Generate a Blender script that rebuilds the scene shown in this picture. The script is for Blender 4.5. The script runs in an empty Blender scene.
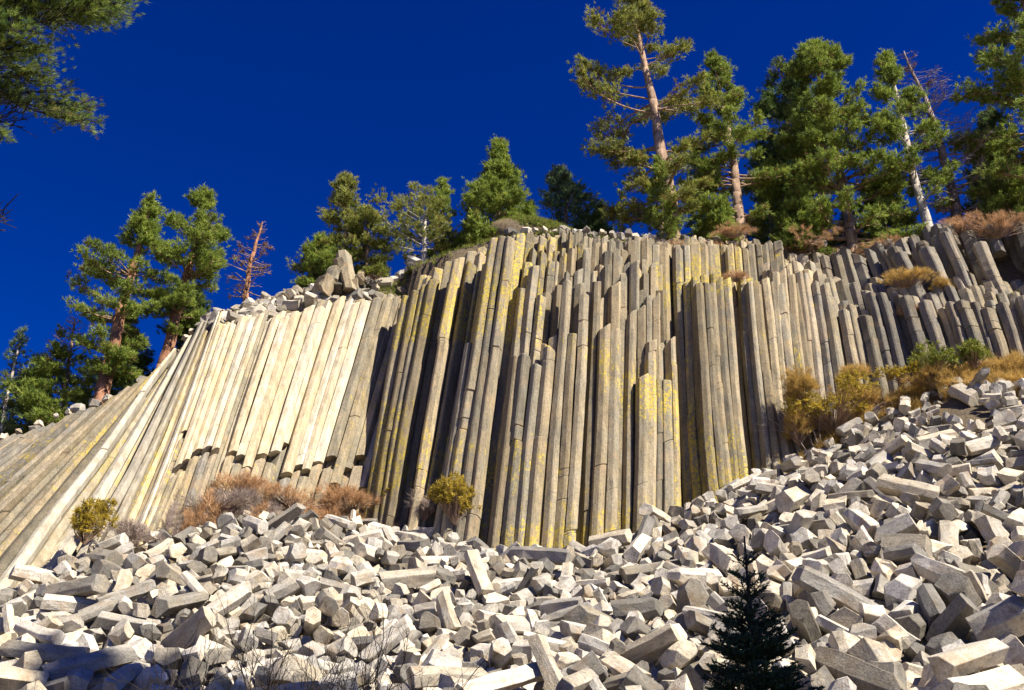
import bpy, bmesh, math, random, base64, zlib
import numpy as np
from mathutils import Vector, Matrix, Quaternion, Euler, noise

S = bpy.context.scene
COL = S.collection
# ---------------------------------------------------------------- camera, sky, sun, exposure
PITCH = math.radians(24.0)
FPX = 1005.0
cam_d = bpy.data.cameras.new("camera")
cam = bpy.data.objects.new("camera", cam_d)
COL.objects.link(cam)
cam.location = (0, 0, 0)
cam.rotation_euler = (math.radians(90) + PITCH, 0, 0)
cam_d.sensor_width = 36.0
cam_d.lens = FPX / 1024 * 36.0
cam_d.clip_start = 0.1
cam_d.clip_end = 3000
S.camera = cam

SUN_EL = math.radians(47)
SUN_DIR = Vector((0.82 * math.cos(SUN_EL), -0.572 * math.cos(SUN_EL), math.sin(SUN_EL))).normalized()
w = bpy.data.worlds.new("World")
S.world = w
w.use_nodes = True
nt = w.node_tree
bg = nt.nodes["Background"]
sky = nt.nodes.new("ShaderNodeTexSky")
sky.sky_type = 'NISHITA'
sky.sun_disc = False
sky.sun_elevation = SUN_EL
sky.sun_rotation = math.atan2(SUN_DIR.x, SUN_DIR.y)
sky.altitude = 3000
sky.air_density = 1.0
sky.dust_density = 0.0
sky.ozone_density = 4.0
gam = nt.nodes.new("ShaderNodeGamma")
gam.inputs[1].default_value = 1.0
hsv = nt.nodes.new("ShaderNodeHueSaturation")
hsv.inputs['Hue'].default_value = 0.53
hsv.inputs['Saturation'].default_value = 1.5
hsv.inputs['Value'].default_value = 1.2
nt.links.new(sky.outputs[0], gam.inputs[0])
nt.links.new(gam.outputs[0], hsv.inputs['Color'])
nt.links.new(hsv.outputs[0], bg.inputs[0])
bg.inputs[1].default_value = 0.05

sl = bpy.data.lights.new("sun", 'SUN')
sl.energy = 5.0
sl.angle = math.radians(0.53)
sl.color = (1.0, 0.92, 0.77)
so = bpy.data.objects.new("sun", sl)
COL.objects.link(so)
so.rotation_euler = (-SUN_DIR).to_track_quat('-Z', 'Y').to_euler()

S.view_settings.view_transform = 'Standard'
S.view_settings.look = 'None'
S.view_settings.gamma = 1
S.view_settings.exposure = 0.93
S.render.engine = 'CYCLES'
S.cycles.max_bounces = 4
S.cycles.diffuse_bounces = 1
S.cycles.use_denoising = True

# ---------------------------------------------------------------- where things stand
CP, SP = math.cos(PITCH), math.sin(PITCH)
def at(u, v, Y):
    """the point of the place at distance Y (metres north of the eye) that the survey photo shows at u, v"""
    xc, yc = (u - 512) / FPX, (345 - v) / FPX
    d = Vector((xc, CP - yc * SP, SP + yc * CP))
    return d * (Y / d.y)
def px(p):
    d = p[1] * CP + p[2] * SP
    return 512 + FPX * p[0] / d, 345 - FPX * (-p[1] * SP + p[2] * CP) / d

# foot of the cliff (top of the talus) and brow of the cliff: u, v, distance
FOOT = [(-260, 640, 30.5), (-100, 585, 31), (0, 560, 31.5), (60, 552, 32.5), (110, 543, 34), (165, 512, 35.5), (210, 503, 36.8), (250, 500, 38),
        (330, 508, 41), (395, 520, 41.5), (450, 527, 38.8), (500, 542, 37.6), (545, 553, 37.3), (600, 538, 37.6), (650, 517, 38.4),
        (710, 492, 40), (770, 464, 41.5), (800, 444, 42.2), (850, 408, 42.6), (900, 388, 42.2), (950, 364, 41.2), (1024, 350, 40.3),
        (1150, 335, 39), (1300, 325, 38)]
TALUS_EDGE = [(-260, 640), (0, 560), (60, 552), (110, 541), (165, 510), (210, 505), (250, 502), (330, 508), (395, 520), (450, 527), (500, 542), (545, 553),
        (600, 538), (650, 517), (710, 492), (770, 466), (800, 452), (840, 430), (890, 405), (930, 396), (960, 392), (1024, 386), (1300, 368)]
BROW = [(-260, 520, 36.5), (-100, 480, 37), (0, 440, 38), (80, 408, 39.3), (140, 386, 40), (165, 363, 41), (185, 338, 42), (205, 318, 43),
        (250, 304, 45.5), (290, 290, 46), (350, 280, 46.5), (398, 276, 46.5), (412, 262, 45), (450, 245, 43.5), (500, 232, 43), (545, 226, 43), (600, 232, 43),
        (650, 236, 44), (710, 238, 45), (770, 242, 46.5), (800, 244, 47), (850, 246, 47.5), (900, 242, 47), (960, 232, 46.5),
        (1024, 222, 46), (1150, 210, 46), (1300, 205, 46)]
def _tab(L):
    P = [at(*q) for q in L]
    a = np.array([p.x / p.y for p in P])
    return a, np.array([p.y for p in P]), np.array([p.z for p in P])
fa, fy, fz = _tab(FOOT)
ba, by, bz = _tab(BROW)
def fnoise(x, y, s=1.0, seed=0):
    return noise.noise(Vector((x * s, y * s, seed * 7.31)))
def ground_z(x, y):
    """height of the ground: flat in front, talus apron, hidden rise behind the columns, hilltop"""
    y = max(y, 0.5)
    a = x / y
    Yf, zf = np.interp(a, fa, fy), np.interp(a, fa, fz)
    Yb, zb = np.interp(a, ba, by), np.interp(a, ba, bz)
    Yf += 0.4
    drop = 0.75 if a < 0.25 else 0.75 - 0.35 * min(1, (a - 0.25) / 0.1)
    if y <= 9:
        return -1.6
    if y <= 22:
        t = (y - 9) / 13
        return -1.6 + 2.6 * (t * t * (3 - 2 * t) * 0.6 + t * 0.4)
    if y <= Yf:
        t = (y - 22) / (Yf - 22)
        z = 1.0 + (zf - drop - 1.0) * t
        e = min(1, t * 4, (1 - t) * 4)
        return z + e * (0.55 * fnoise(x, y, 0.16, 1) + 0.22 * fnoise(x, y, 0.45, 2))
    if y <= Yb + 0.5:
        t = (y - Yf) / (Yb + 0.5 - Yf)
        lag = 0.35
        t = max(0, (t - lag) / (1 - lag))
        return zf - drop + (zb - 0.05 - zf + drop) * min(1, t)
    r = y - Yb - 0.5
    return zb - 0.05 + 2.6 * (1 - math.exp(-r / 12)) + 0.35 * fnoise(x, y, 0.2, 3) * min(1, r / 2)

# ---------------------------------------------------------------- the fallen column blocks: shapes
NPROTO = 56
def block_bm(k):
    """one broken length of basalt column (5 to 7 sided), lying along its local x"""
    r = random.Random(1000 + k)
    n = r.choice([5, 5, 6, 6, 6, 6, 7])
    lump = k >= 46
    L = r.choice([0.5, 0.65, 0.8, 1.0, 1.2, 1.45, 1.75, 2.1]) if not lump else r.uniform(0.5, 0.75)
    if k in (43, 44, 45): L = 2.7
    R = r.uniform(0.22, 0.35)
    ang = sorted([(i + r.uniform(-.23, .23)) * 2 * math.pi / n for i in range(n)])
    rad = [R * r.uniform(0.82, 1.16) for _ in range(n)]
    t0, t1 = (r.uniform(-.4, .4), r.uniform(-.4, .4)), (r.uniform(-.4, .4), r.uniform(-.4, .4))
    bm = bmesh.new()
    pts = []
    nseg = max(2, int(L / 0.6) + 1)
    bend = r.uniform(-.04, .04)
    for s in range(nseg + 1):
        f = s / nseg
        sc = 1 + r.uniform(-.07, .07)
        ring = []
        for a_, q in zip(ang, rad):
            y_, z_ = q * sc * math.cos(a_), q * sc * math.sin(a_)
            x_ = (f - .5) * L
            x_ += (1 - f) ** 3 * (t0[0] * y_ + t0[1] * z_) + f ** 3 * (t1[0] * y_ + t1[1] * z_)
            j = .05 if lump else .016
            ring.append(bm.verts.new((x_ + r.uniform(-j, j), y_ + bend * math.sin(f * math.pi) + r.uniform(-j, j), z_ + r.uniform(-j, j))))
        pts.append(ring)
    for s in range(nseg):
        for i in range(n):
            bm.faces.new((pts[s][i], pts[s + 1][i], pts[s + 1][(i + 1) % n], pts[s][(i + 1) % n]))
    bm.faces.new(pts[0]); bm.faces.new(pts[-1][::-1])
    bmesh.ops.recalc_face_normals(bm, faces=bm.faces[:])
    # a corner broken off each end on many blocks
    for _ in range(r.choice([0, 1, 2, 2, 3]) + (2 if lump else 0)):
        e = r.choice([-1, 1])
        th = r.uniform(0, 2 * math.pi)
        nn = Vector((e * r.uniform(.5, 1), math.cos(th), math.sin(th))).normalized()
        co = nn * (Vector((e * L / 2, R * math.cos(th), R * math.sin(th))).dot(nn) - r.uniform(.05, .16))
        g = bmesh.ops.bisect_plane(bm, geom=bm.verts[:] + bm.edges[:] + bm.faces[:], plane_co=co, plane_no=nn, clear_outer=True)
        ed = [x for x in g['geom_cut'] if isinstance(x, bmesh.types.BMEdge)]
        if ed: bmesh.ops.holes_fill(bm, edges=ed, sides=0)
    bmesh.ops.remove_doubles(bm, verts=bm.verts[:], dist=.012)
    sharp = [e for e in bm.edges if len(e.link_faces) == 2 and e.calc_face_angle(0) > .35]
    bmesh.ops.bevel(bm, geom=sharp, offset=.013, segments=1, profile=.6, affect='EDGES', clamp_overlap=True)
    return bm, L, R

# where each fallen block came to rest: shape, size %, place in cm, turn (x y z of the quaternion, thousandths)
BLOCKS = [
2,94,888,2045,235,547,7,250,23,114,662,2022,200,-45,-391,741,33,126,1046,2200,332,256,933,116,8,92,-927,2311,258,-317,911,-135,8,120,820,2514,434,231,-357,879,44,79,-15,2068,199,332,-20,343,
32,88,303,2317,294,77,633,688,29,115,987,2309,343,445,-544,-176,22,126,899,2036,177,-803,-313,85,28,94,-137,2160,211,733,222,214,32,85,-772,2478,349,75,784,506,43,80,-1054,2345,287,-97,-894,-435,
28,89,-443,2194,220,507,-699,-358,18,99,1250,3078,872,-135,226,-222,1,122,578,2273,305,266,-761,393,5,75,-294,2458,328,-58,922,167,4,119,1053,2407,426,590,504,-38,0,91,-1151,2699,492,-237,8,-214,
37,68,76,2090,226,169,-687,466,23,98,683,2385,334,475,-834,-43,30,79,-868,2681,456,-62,-207,451,29,99,321,2643,428,-805,51,-110,28,89,-316,3098,597,61,32,-996,18,81,-1024,2170,213,201,-363,-773,
18,109,629,2973,623,630,594,484,1,118,959,2506,442,800,-73,339,8,115,92,3353,723,-42,-374,860,46,98,357,2266,267,487,803,-329,32,83,500,2154,216,-601,397,-518,18,91,-101,3018,593,-489,-746,-298,
5,77,-1158,2682,447,-856,-289,154,29,86,976,2384,397,643,130,690,3,108,1054,2500,500,480,-105,-596,17,87,-1104,2424,340,-638,275,-124,36,118,462,2607,453,552,720,297,15,126,756,2132,203,-436,619,-40,
32,86,1277,2571,529,-21,206,277,5,81,-746,2663,452,229,-232,460,22,69,-808,2192,213,395,94,679,22,124,976,3393,923,-478,807,344,28,74,-168,2698,425,386,-166,776,15,102,1058,2682,600,288,458,792,
16,87,-976,2623,395,-793,-68,117,33,112,1110,2867,689,-932,249,-212,18,84,541,2195,245,256,360,890,3,107,507,2814,546,807,200,167,3,94,-31,2386,278,-731,582,-325,29,79,1025,2631,572,-862,422,-126,
16,70,-1058,2659,435,953,177,240,0,65,125,2060,195,-475,844,-124,15,83,-745,2309,248,490,644,220,49,93,-762,2220,210,307,832,-288,4,86,380,2177,210,-834,229,417,3,88,561,2095,203,-280,16,454,
8,84,-1036,2743,486,-478,815,317,5,97,1051,2974,735,-535,682,-131,40,96,-341,2074,184,115,260,-958,7,121,620,2544,389,-709,-129,414,54,109,1368,2815,673,-780,170,597,36,102,248,2097,186,-505,173,270,
15,98,204,2692,407,639,306,229,4,97,911,2370,341,-241,792,-457,36,94,159,2142,223,171,646,-696,36,85,-683,2258,237,-640,-372,-570,49,91,-411,2514,312,-746,12,-201,3,94,-1447,3074,600,-272,731,-604,
36,87,746,2464,418,-525,-231,-813,33,92,-656,2884,521,-40,835,-441,4,93,1265,2893,754,-9,-842,-302,23,97,431,3099,623,-160,965,191,32,79,241,2233,232,-514,-808,87,27,62,579,2073,242,467,-101,610,
0,77,474,2456,354,-152,10,-953,33,106,883,3066,750,497,786,-245,24,126,713,2212,266,-82,-617,336,28,121,783,2481,368,-445,585,-487,2,77,1621,3318,1093,116,208,-961,28,54,538,1974,177,-336,95,-492,
22,96,428,3412,761,495,-408,-721,31,109,1039,2172,260,240,-296,-198,55,91,843,2302,309,-320,-279,212,0,101,1230,2813,646,97,386,-735,28,94,1842,3816,1478,701,-532,-466,30,83,477,2274,219,873,472,88,
48,114,532,2483,390,856,135,-461,40,95,-153,2278,252,-214,579,-783,11,83,460,2260,285,225,-835,-238,13,73,199,2377,299,-158,-879,339,36,86,298,2543,366,233,-769,-475,16,73,132,2779,458,47,171,930,
17,93,1368,3147,963,-740,625,244,32,90,348,3566,825,-138,-420,866,31,83,-946,2518,354,-526,333,-775,50,121,927,2259,270,-423,-85,727,7,96,-920,2224,205,80,-205,752,0,84,-475,2624,443,-273,365,-490,
30,80,-821,3591,911,-952,45,-293,21,105,778,2936,654,861,457,-149,45,77,-509,2636,389,603,748,178,15,81,-974,2925,567,831,495,-18,18,61,419,2181,252,759,473,316,33,81,1,2604,380,636,179,238,
55,107,976,2639,524,-289,648,687,0,98,-1254,3101,656,-421,295,-315,30,58,-661,2343,276,579,-543,-481,34,99,834,2388,377,726,113,36,49,118,937,2433,377,-329,705,627,5,97,-459,2056,164,-969,239,-32,
1,99,1525,3112,927,-585,118,-197,27,74,-1031,2226,238,-374,-269,874,13,76,867,2336,330,-356,-625,-670,1,73,-580,2626,402,90,-468,-667,36,99,731,2057,209,291,495,746,52,105,649,2577,434,26,-145,824,
36,82,-213,2636,398,271,-231,-710,12,99,944,2736,545,-314,-654,193,18,91,440,2821,498,446,-889,33,0,78,-78,2545,341,726,365,216,40,93,-583,2921,541,743,-295,-388,38,85,-676,2679,428,711,243,551,
54,83,-451,3048,583,91,426,-879,55,88,731,2774,553,-392,-276,-242,39,96,161,2581,368,271,-936,-200,53,73,-638,2499,327,813,461,-164,45,46,-1236,2541,381,190,294,-414,5,85,-468,3318,724,549,366,447,
10,96,-688,3158,677,-488,-768,403,40,110,902,3043,696,-392,15,389,16,72,-1126,2546,369,890,-25,187,7,85,-12,2538,345,-166,527,-71,29,96,-1182,2983,588,228,234,468,7,84,914,2642,476,-479,78,-224,
55,96,819,2162,215,-310,765,462,7,76,-500,2188,217,-205,127,-207,23,73,1113,3210,882,-331,-899,248,32,87,1399,3550,1157,352,-344,-340,16,67,833,3449,898,66,245,-942,18,87,-459,2694,417,-749,567,-132,
40,108,1444,2823,700,350,-102,346,10,87,-475,2460,298,595,-543,-485,7,101,498,2414,328,-403,183,-130,53,84,772,2290,310,63,605,768,1,98,-537,3153,650,540,-73,-836,8,100,1003,2830,602,551,-706,-339,
24,93,1369,3061,878,-306,-242,903,24,125,850,2101,192,-505,76,856,54,116,1798,3481,1248,-958,110,-178,55,102,1213,2914,696,883,-446,-79,31,106,1592,3089,911,-808,372,40,31,83,117,2327,263,-468,-287,823,
30,103,927,3114,744,882,-383,-125,35,50,463,2483,393,-794,312,-38,45,94,559,3776,956,-358,587,-629,17,94,-858,3309,818,228,89,864,53,90,88,3077,570,-352,849,383,1,95,-1131,3022,622,841,-235,376,
4,78,-929,3066,657,419,877,164,38,99,493,2303,298,-92,-164,-232,33,52,-600,2530,349,918,-14,-160,32,70,-528,2823,477,-186,835,-474,13,97,-1319,3292,742,188,-153,-185,18,50,-306,2105,203,346,928,-121,
47,111,934,2903,641,-236,422,-872,49,100,160,3065,563,-46,886,-160,1,95,-802,2947,568,-536,-682,-293,18,69,-1085,2827,527,-591,-734,-253,34,106,996,2840,652,490,416,-213,1,93,27,2410,300,19,937,-347,
4,83,1527,3279,1077,697,559,-293,50,69,-871,2493,350,-599,354,-184,33,105,738,3181,750,567,-819,-76,27,63,-467,2579,355,33,-86,-797,40,71,-287,2321,246,6,852,152,55,99,1149,3078,811,-118,-513,-281,
17,67,746,2364,336,246,191,-393,26,50,1105,2416,441,351,-840,187,21,81,-555,2192,198,-505,-668,188,49,98,837,2784,562,-353,-869,271,29,87,-344,3526,790,-163,-690,664,53,100,695,3259,751,713,190,525,
0,94,-626,3569,806,-58,-320,-851,27,92,1198,2700,573,634,-709,195,33,84,895,2741,542,483,-855,-31,54,112,1572,3188,990,485,-292,-237,43,64,-946,2115,181,782,-235,-91,10,102,1139,3301,928,92,-364,-74,
35,60,-870,2788,518,85,302,-270,41,70,565,2677,482,-122,-186,-738,29,74,1413,2881,736,180,-668,713,1,81,-865,2415,301,291,-906,39,50,94,-652,2735,452,60,687,527,40,91,602,1935,163,594,-689,-277,
28,66,-1132,3206,703,142,268,-756,7,88,949,2606,472,92,664,-529,36,92,-221,2238,226,591,-339,-436,27,67,-233,2305,272,201,811,219,53,81,330,3360,744,-982,166,-80,0,63,213,2156,201,-41,273,932,
43,52,144,2715,430,-711,-37,-161,2,72,1422,3340,1074,763,235,-12,6,95,-600,2186,202,56,785,155,1,95,-59,2460,297,-331,-866,298,19,106,864,2930,618,-565,262,-373,54,94,-108,2077,184,338,-750,-500,
44,78,-653,3758,938,885,-419,-197,55,83,-1065,3179,695,375,630,594,31,69,-360,2764,442,450,-796,-378,54,94,-723,2453,299,-6,-441,-845,50,90,-208,3127,606,-573,22,175,46,94,1052,3200,853,-902,93,-112,
40,94,-1019,2506,304,573,195,-446,48,97,1249,2714,590,293,-542,-551,3,77,-984,2663,415,-402,154,555,27,72,-834,3176,723,45,956,-91,43,92,445,3490,786,179,-458,316,7,103,1338,3293,981,419,-772,453,
8,68,-506,2990,547,347,-930,-75,34,100,1021,2598,513,-331,-560,679,40,82,-805,3173,681,721,35,294,12,89,-925,2341,222,-465,813,347,8,70,-328,2519,332,212,971,95,26,114,1177,2169,353,-777,38,277,
2,84,-537,3627,838,773,-160,-28,27,93,717,2834,569,-376,476,-256,31,83,339,2115,176,756,479,-314,20,91,1217,2942,769,-334,87,733,3,68,-190,2531,313,-426,630,617,32,85,1545,3491,1178,-105,115,986,
42,80,-235,2816,455,739,-185,-86,13,83,1422,4009,1405,230,279,-927,29,91,-1123,3441,801,124,267,-730,22,76,94,2502,323,-498,106,50,33,85,1104,3820,1184,113,111,782,32,74,-1151,2500,344,-216,341,880,
33,67,1456,3117,909,-385,698,65,30,91,1228,3219,886,-766,520,322,22,69,-942,2821,503,-706,-702,-35,2,75,974,3608,1021,-156,-922,294,1,94,600,3230,716,438,-403,606,12,120,1249,3329,1001,312,-91,-875,
19,85,244,3100,579,-670,266,-227,41,54,-66,2471,337,-167,58,977,7,84,-534,2550,320,34,364,-873,4,121,1171,2610,499,934,124,-95,11,94,-707,2530,337,29,-134,-711,26,53,656,2744,526,-353,-302,-720,
30,100,778,3027,674,-471,797,-350,39,94,492,2043,171,205,108,-947,15,82,1661,3148,975,397,-119,-229,19,88,-696,2335,247,-588,-169,643,26,78,1428,3192,960,-348,-805,433,10,91,30,3043,527,-528,828,128,
41,89,427,2761,455,-445,-131,494,40,77,1474,3320,1092,-363,-367,-850,38,69,877,2267,280,513,-623,-355,41,88,1017,3092,763,302,425,-209,10,119,1332,3526,1089,377,-440,-809,19,82,548,2738,491,158,391,440,
44,65,931,3895,1137,161,276,-904,49,73,75,2641,383,631,-562,-438,13,71,-792,3383,804,28,864,-277,31,63,-947,2626,426,-425,-578,-476,8,80,1910,3827,1544,649,-691,-198,28,79,1063,3461,1026,-431,-484,421,
7,87,-460,2916,514,141,304,-656,15,75,1015,3250,862,-543,710,398,31,97,-38,2878,483,-66,-511,-616,30,93,65,3252,633,-780,-293,259,39,90,1471,2966,806,10,-387,174,4,46,235,2318,297,-289,-639,465,
51,80,-848,2942,579,692,245,658,2,84,1221,3067,791,840,247,160,31,115,1148,2729,595,-776,436,36,1,78,-320,2790,440,170,-934,-278,41,76,-392,2809,445,-636,173,411,4,84,-940,3009,595,283,742,252,
53,76,-407,3316,704,-835,-420,157,37,79,-782,2532,357,72,929,308,53,91,759,3446,844,678,-641,-161,31,73,-738,2945,570,1,-573,-694,46,100,204,2448,315,725,-332,-5,53,55,-730,2262,222,777,557,179,
35,83,1437,3068,827,-293,-527,574,12,71,-902,3171,692,-684,-215,44,35,93,-245,3334,696,-479,871,23,2,75,-586,2311,233,-229,795,-433,12,79,1225,3026,827,-515,-706,222,1,81,967,2944,677,-431,-164,-858,
10,65,520,2558,426,-703,249,293,51,70,-1026,2549,352,716,370,378,42,92,-336,3046,551,-112,286,-688,1,97,1208,3480,1047,-237,181,701,49,79,1152,2645,558,300,194,75,18,77,1661,3983,1499,493,-46,562,
38,71,323,2212,218,58,117,-618,17,64,-447,2385,264,916,347,14,16,44,-250,2472,326,589,-184,354,8,53,45,3095,586,455,805,-263,46,114,832,2610,476,716,693,-62,0,47,-659,2498,302,-803,250,157,
55,88,-706,3017,596,-603,-73,-101,36,76,-1343,2746,440,-150,-951,265,28,58,620,2668,457,504,-810,259,22,101,1335,2575,554,659,-469,-420,51,86,532,3027,629,749,-379,-512,53,97,-1005,3494,871,-190,200,936,
53,95,-1103,3642,931,565,504,588,14,74,430,2285,290,-563,-334,-231,51,87,210,2549,355,-617,265,-53,36,123,825,1915,140,347,-4,-203,20,77,17,2373,268,170,-711,-306,26,81,-34,2803,427,-463,-214,365,
39,95,332,3319,690,-453,-593,555,14,111,1311,2684,599,-110,-335,-673,8,45,1518,3129,976,-74,-281,882,54,85,-627,3199,663,-252,-40,-719,7,98,-921,3254,729,94,-176,207,9,84,1331,2894,683,378,-180,574,
1,63,-790,2316,274,728,-144,495,2,74,-449,3671,856,525,355,742,24,97,-1082,3011,590,-717,-519,411,9,64,-668,2200,208,43,238,-780,18,72,-894,3107,635,-568,-667,179,8,89,544,2652,447,535,615,503,
32,63,-1351,3016,562,549,517,323,32,91,-1380,3202,645,-693,-624,276,21,89,1418,2767,648,202,250,-779,42,92,537,3091,665,-896,-355,130,33,78,-263,3367,731,312,575,573,3,48,-243,3028,559,201,-199,301,
4,110,599,2037,176,482,377,-319,36,79,111,3244,663,-329,96,-936,49,79,-1372,3102,620,-392,-227,-888,24,103,792,2826,573,149,-79,-958,27,82,-800,3236,722,-176,-76,731,2,49,1692,3301,1132,562,-291,-716,
52,99,843,3431,853,158,229,-841,27,74,-303,3211,653,-225,35,449,14,92,779,3607,942,-262,606,-732,1,101,1145,2497,465,204,-734,120,2,111,1187,2439,389,847,323,140,24,95,1555,3784,1338,-374,-222,128,
34,89,-724,2654,382,430,702,266,32,69,1510,3096,859,9,636,-770,19,84,-463,2831,456,-259,-146,884,19,82,-1265,3429,783,797,-320,34,21,98,930,3673,1058,-291,35,0,12,81,199,2947,515,-385,-478,779,
20,83,1231,2569,479,-391,-420,-207,25,101,835,2950,657,-709,-612,33,40,52,-14,3057,563,-900,-75,-218,27,81,808,2291,278,323,662,587,5,52,54,2745,416,-508,647,-96,50,96,232,3226,626,-446,891,6,
55,89,-385,2619,349,-726,-218,633,33,59,709,2639,470,7,696,-349,24,86,-255,2933,500,717,-457,230,55,70,-586,2411,278,559,-22,152,7,88,2004,3813,1508,719,-25,277,36,84,-655,2320,230,-98,68,-132,
51,102,895,2240,239,959,76,-250,46,100,695,2602,430,-525,327,-477,29,77,-116,3693,823,-91,-786,-480,52,89,1383,3036,815,-174,-885,-429,7,50,162,2077,186,376,-601,637,40,76,239,2809,452,-440,-125,-266,
46,75,-594,2605,362,407,-26,439,39,94,629,3550,870,-743,-435,208,49,108,1223,3417,1011,-234,-148,885,2,59,332,3086,567,-369,760,-471,13,77,1530,4015,1440,52,-298,-839,2,98,-388,3839,892,-446,-877,-149,
1,94,-1257,3251,708,-650,225,-600,15,90,-394,3426,746,721,-558,-284,22,73,1034,3552,1037,-228,633,-531,27,73,1187,3532,1080,-229,827,-487,40,80,1350,3171,925,-254,-373,-863,33,56,1907,3607,1372,-2,563,-805,
19,94,165,3150,596,-394,-646,23,24,71,1702,3477,1223,-227,-276,681,53,86,729,3068,664,-763,147,-625,5,91,-1074,2529,331,-688,-552,164,49,97,1904,3812,1493,-900,-302,50,4,68,-46,3237,649,-304,-406,137,
29,57,233,3405,697,-464,245,358,32,67,281,3335,696,691,677,197,49,108,667,2848,543,-541,-207,482,54,68,-1348,2858,490,20,-365,599,36,75,477,3231,680,-443,-276,826,7,101,127,2602,342,-778,341,136,
27,76,-935,2049,165,-647,-13,-267,14,65,-548,2631,376,117,130,739,1,73,917,2781,586,56,241,-958,7,95,1414,3921,1324,-312,-184,-635,24,118,1081,3082,782,463,574,162,20,90,-425,2748,424,711,412,-175,
34,98,227,2612,368,385,293,-699,7,73,-1093,3059,634,187,-175,486,0,51,-65,2504,340,590,-632,415,36,51,-859,2560,370,718,178,348,7,92,644,3850,995,-384,-689,411,44,105,-12,3160,586,10,-78,125,
54,72,1861,3640,1366,-417,-661,594,24,95,914,3274,813,232,610,162,33,87,-141,2363,264,586,-612,-499,4,74,693,3609,904,18,579,776,29,51,1317,3561,1142,297,454,-820,12,93,-1316,3125,632,-253,-225,-791,
17,53,259,2901,490,55,-750,-404,53,71,-710,2739,458,-643,-425,-145,5,66,1762,3455,1188,-250,-957,142,16,92,-205,3495,739,272,318,583,36,94,1268,3704,1165,-582,638,-251,31,76,-731,2698,423,-379,870,6,
12,100,477,3332,723,443,-623,-212,25,94,-1024,3334,786,-845,477,-232,16,72,823,3831,1039,66,-325,-733,18,78,-348,3916,931,-36,-315,865,29,45,-141,3064,575,428,830,85,22,95,1704,3139,1048,-591,-665,113,
20,92,-853,2844,516,-223,602,-469,38,74,-788,3103,635,-91,-66,987,41,69,332,2876,500,-120,235,958,6,107,1285,2708,546,-357,-829,72,32,48,-1357,3054,582,182,892,-370,31,93,-772,3623,892,847,53,519,
36,73,423,2539,385,318,291,551,24,120,716,2721,474,162,-69,968,43,64,1375,3147,870,-824,418,-160,10,90,-641,3056,587,-922,-214,65,50,74,115,3036,542,-849,455,130,12,87,692,2502,382,-601,-170,-323,
16,45,-1171,2642,410,324,92,466,53,83,1547,2964,821,870,-409,-259,40,87,811,3091,724,520,644,-559,41,92,937,3472,924,-250,-102,-286,33,64,1107,3336,948,332,-882,-86,2,58,902,3723,1036,-102,268,-419,
27,71,-200,2577,335,-249,874,360,13,94,-455,3230,615,213,-611,634,1,97,-475,3441,760,428,-437,586,33,53,258,2574,369,548,-248,308,6,83,-727,3660,902,-485,401,457,19,88,1863,3981,1575,-541,-313,-34,
54,94,1892,3700,1415,954,-172,-120,24,65,-981,2801,488,-111,232,838,1,66,-390,2348,238,158,-235,-152,2,50,-163,3157,616,-114,-353,839,38,96,-759,3674,935,219,574,-785,28,52,1525,3009,852,-833,-111,-151,
33,80,-229,3799,864,-231,139,785,36,65,-1307,2838,478,125,-683,-698,15,56,1409,3582,1205,-201,764,345,53,53,-70,2364,257,546,-726,-307,24,81,1290,2886,701,-736,354,-406,8,74,1309,3967,1279,608,-69,296,
41,48,-623,2848,483,328,-33,-743,51,92,-1493,2993,523,204,-59,-14,49,73,1694,3633,1297,-143,-688,-681,21,94,1570,3445,1147,-84,429,-898,4,68,-865,3261,770,587,-225,510,47,81,1342,2891,738,703,380,310,
7,84,1132,3544,1073,878,287,339,53,72,-1307,2856,511,377,-704,-465,53,81,-68,2832,447,-771,-348,-149,50,79,-755,3506,838,-456,325,-719,27,70,-218,2020,164,619,-667,11,27,67,-936,3314,782,-540,-225,408,
41,70,-637,3239,699,-933,115,34,14,104,390,2868,504,724,-395,-439,13,92,457,2994,564,75,-314,-748,1,88,937,2186,259,209,509,-834,1,59,-588,2966,588,453,-818,346,14,110,959,3031,700,-629,-340,451,
31,94,1610,4018,1465,-48,256,948,22,66,1768,4029,1535,495,-569,-655,8,76,-534,3077,580,323,339,581,18,60,-241,2468,287,-739,-588,327,26,87,-486,3318,679,181,-216,-746,36,92,564,3512,806,143,792,-560,
36,88,1527,2913,785,-481,95,202,49,91,1589,3348,1122,-3,-561,-436,33,96,-1017,3766,961,412,-55,839,5,67,1314,3414,1042,228,300,814,21,105,364,2367,322,-27,-37,717,23,80,-330,3278,659,-261,589,-636,
14,78,1198,2485,439,-572,-662,52,10,81,648,3303,750,-357,-686,-589,33,83,243,3678,812,-72,-946,-153,1,59,-336,2379,249,-43,-584,696,33,78,622,3500,817,146,-197,659,38,91,72,2939,478,741,-230,-44,
40,83,284,3568,781,-907,230,-199,55,89,-145,2508,301,-2,-956,216,2,70,-1151,2436,308,874,-408,-50,1,86,-80,3367,715,877,409,176,29,102,1458,3419,1104,58,-180,163,13,67,-132,2762,407,-148,40,788,
12,65,-890,2930,558,67,990,-26,10,65,1512,3598,1234,-777,232,-570,36,78,-1027,3252,713,-265,-587,-493,30,60,1693,3164,1014,132,215,951,26,43,-218,2294,244,740,-532,237,52,91,313,3106,593,-441,-319,351,
33,80,-458,2298,233,859,111,406,9,59,-7,2805,456,770,-443,358,6,80,-743,2903,536,-886,-149,-255,33,40,-581,2234,221,-215,-269,-695,55,102,760,2655,483,-36,-365,699,38,89,1658,3714,1328,518,145,597,
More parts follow.
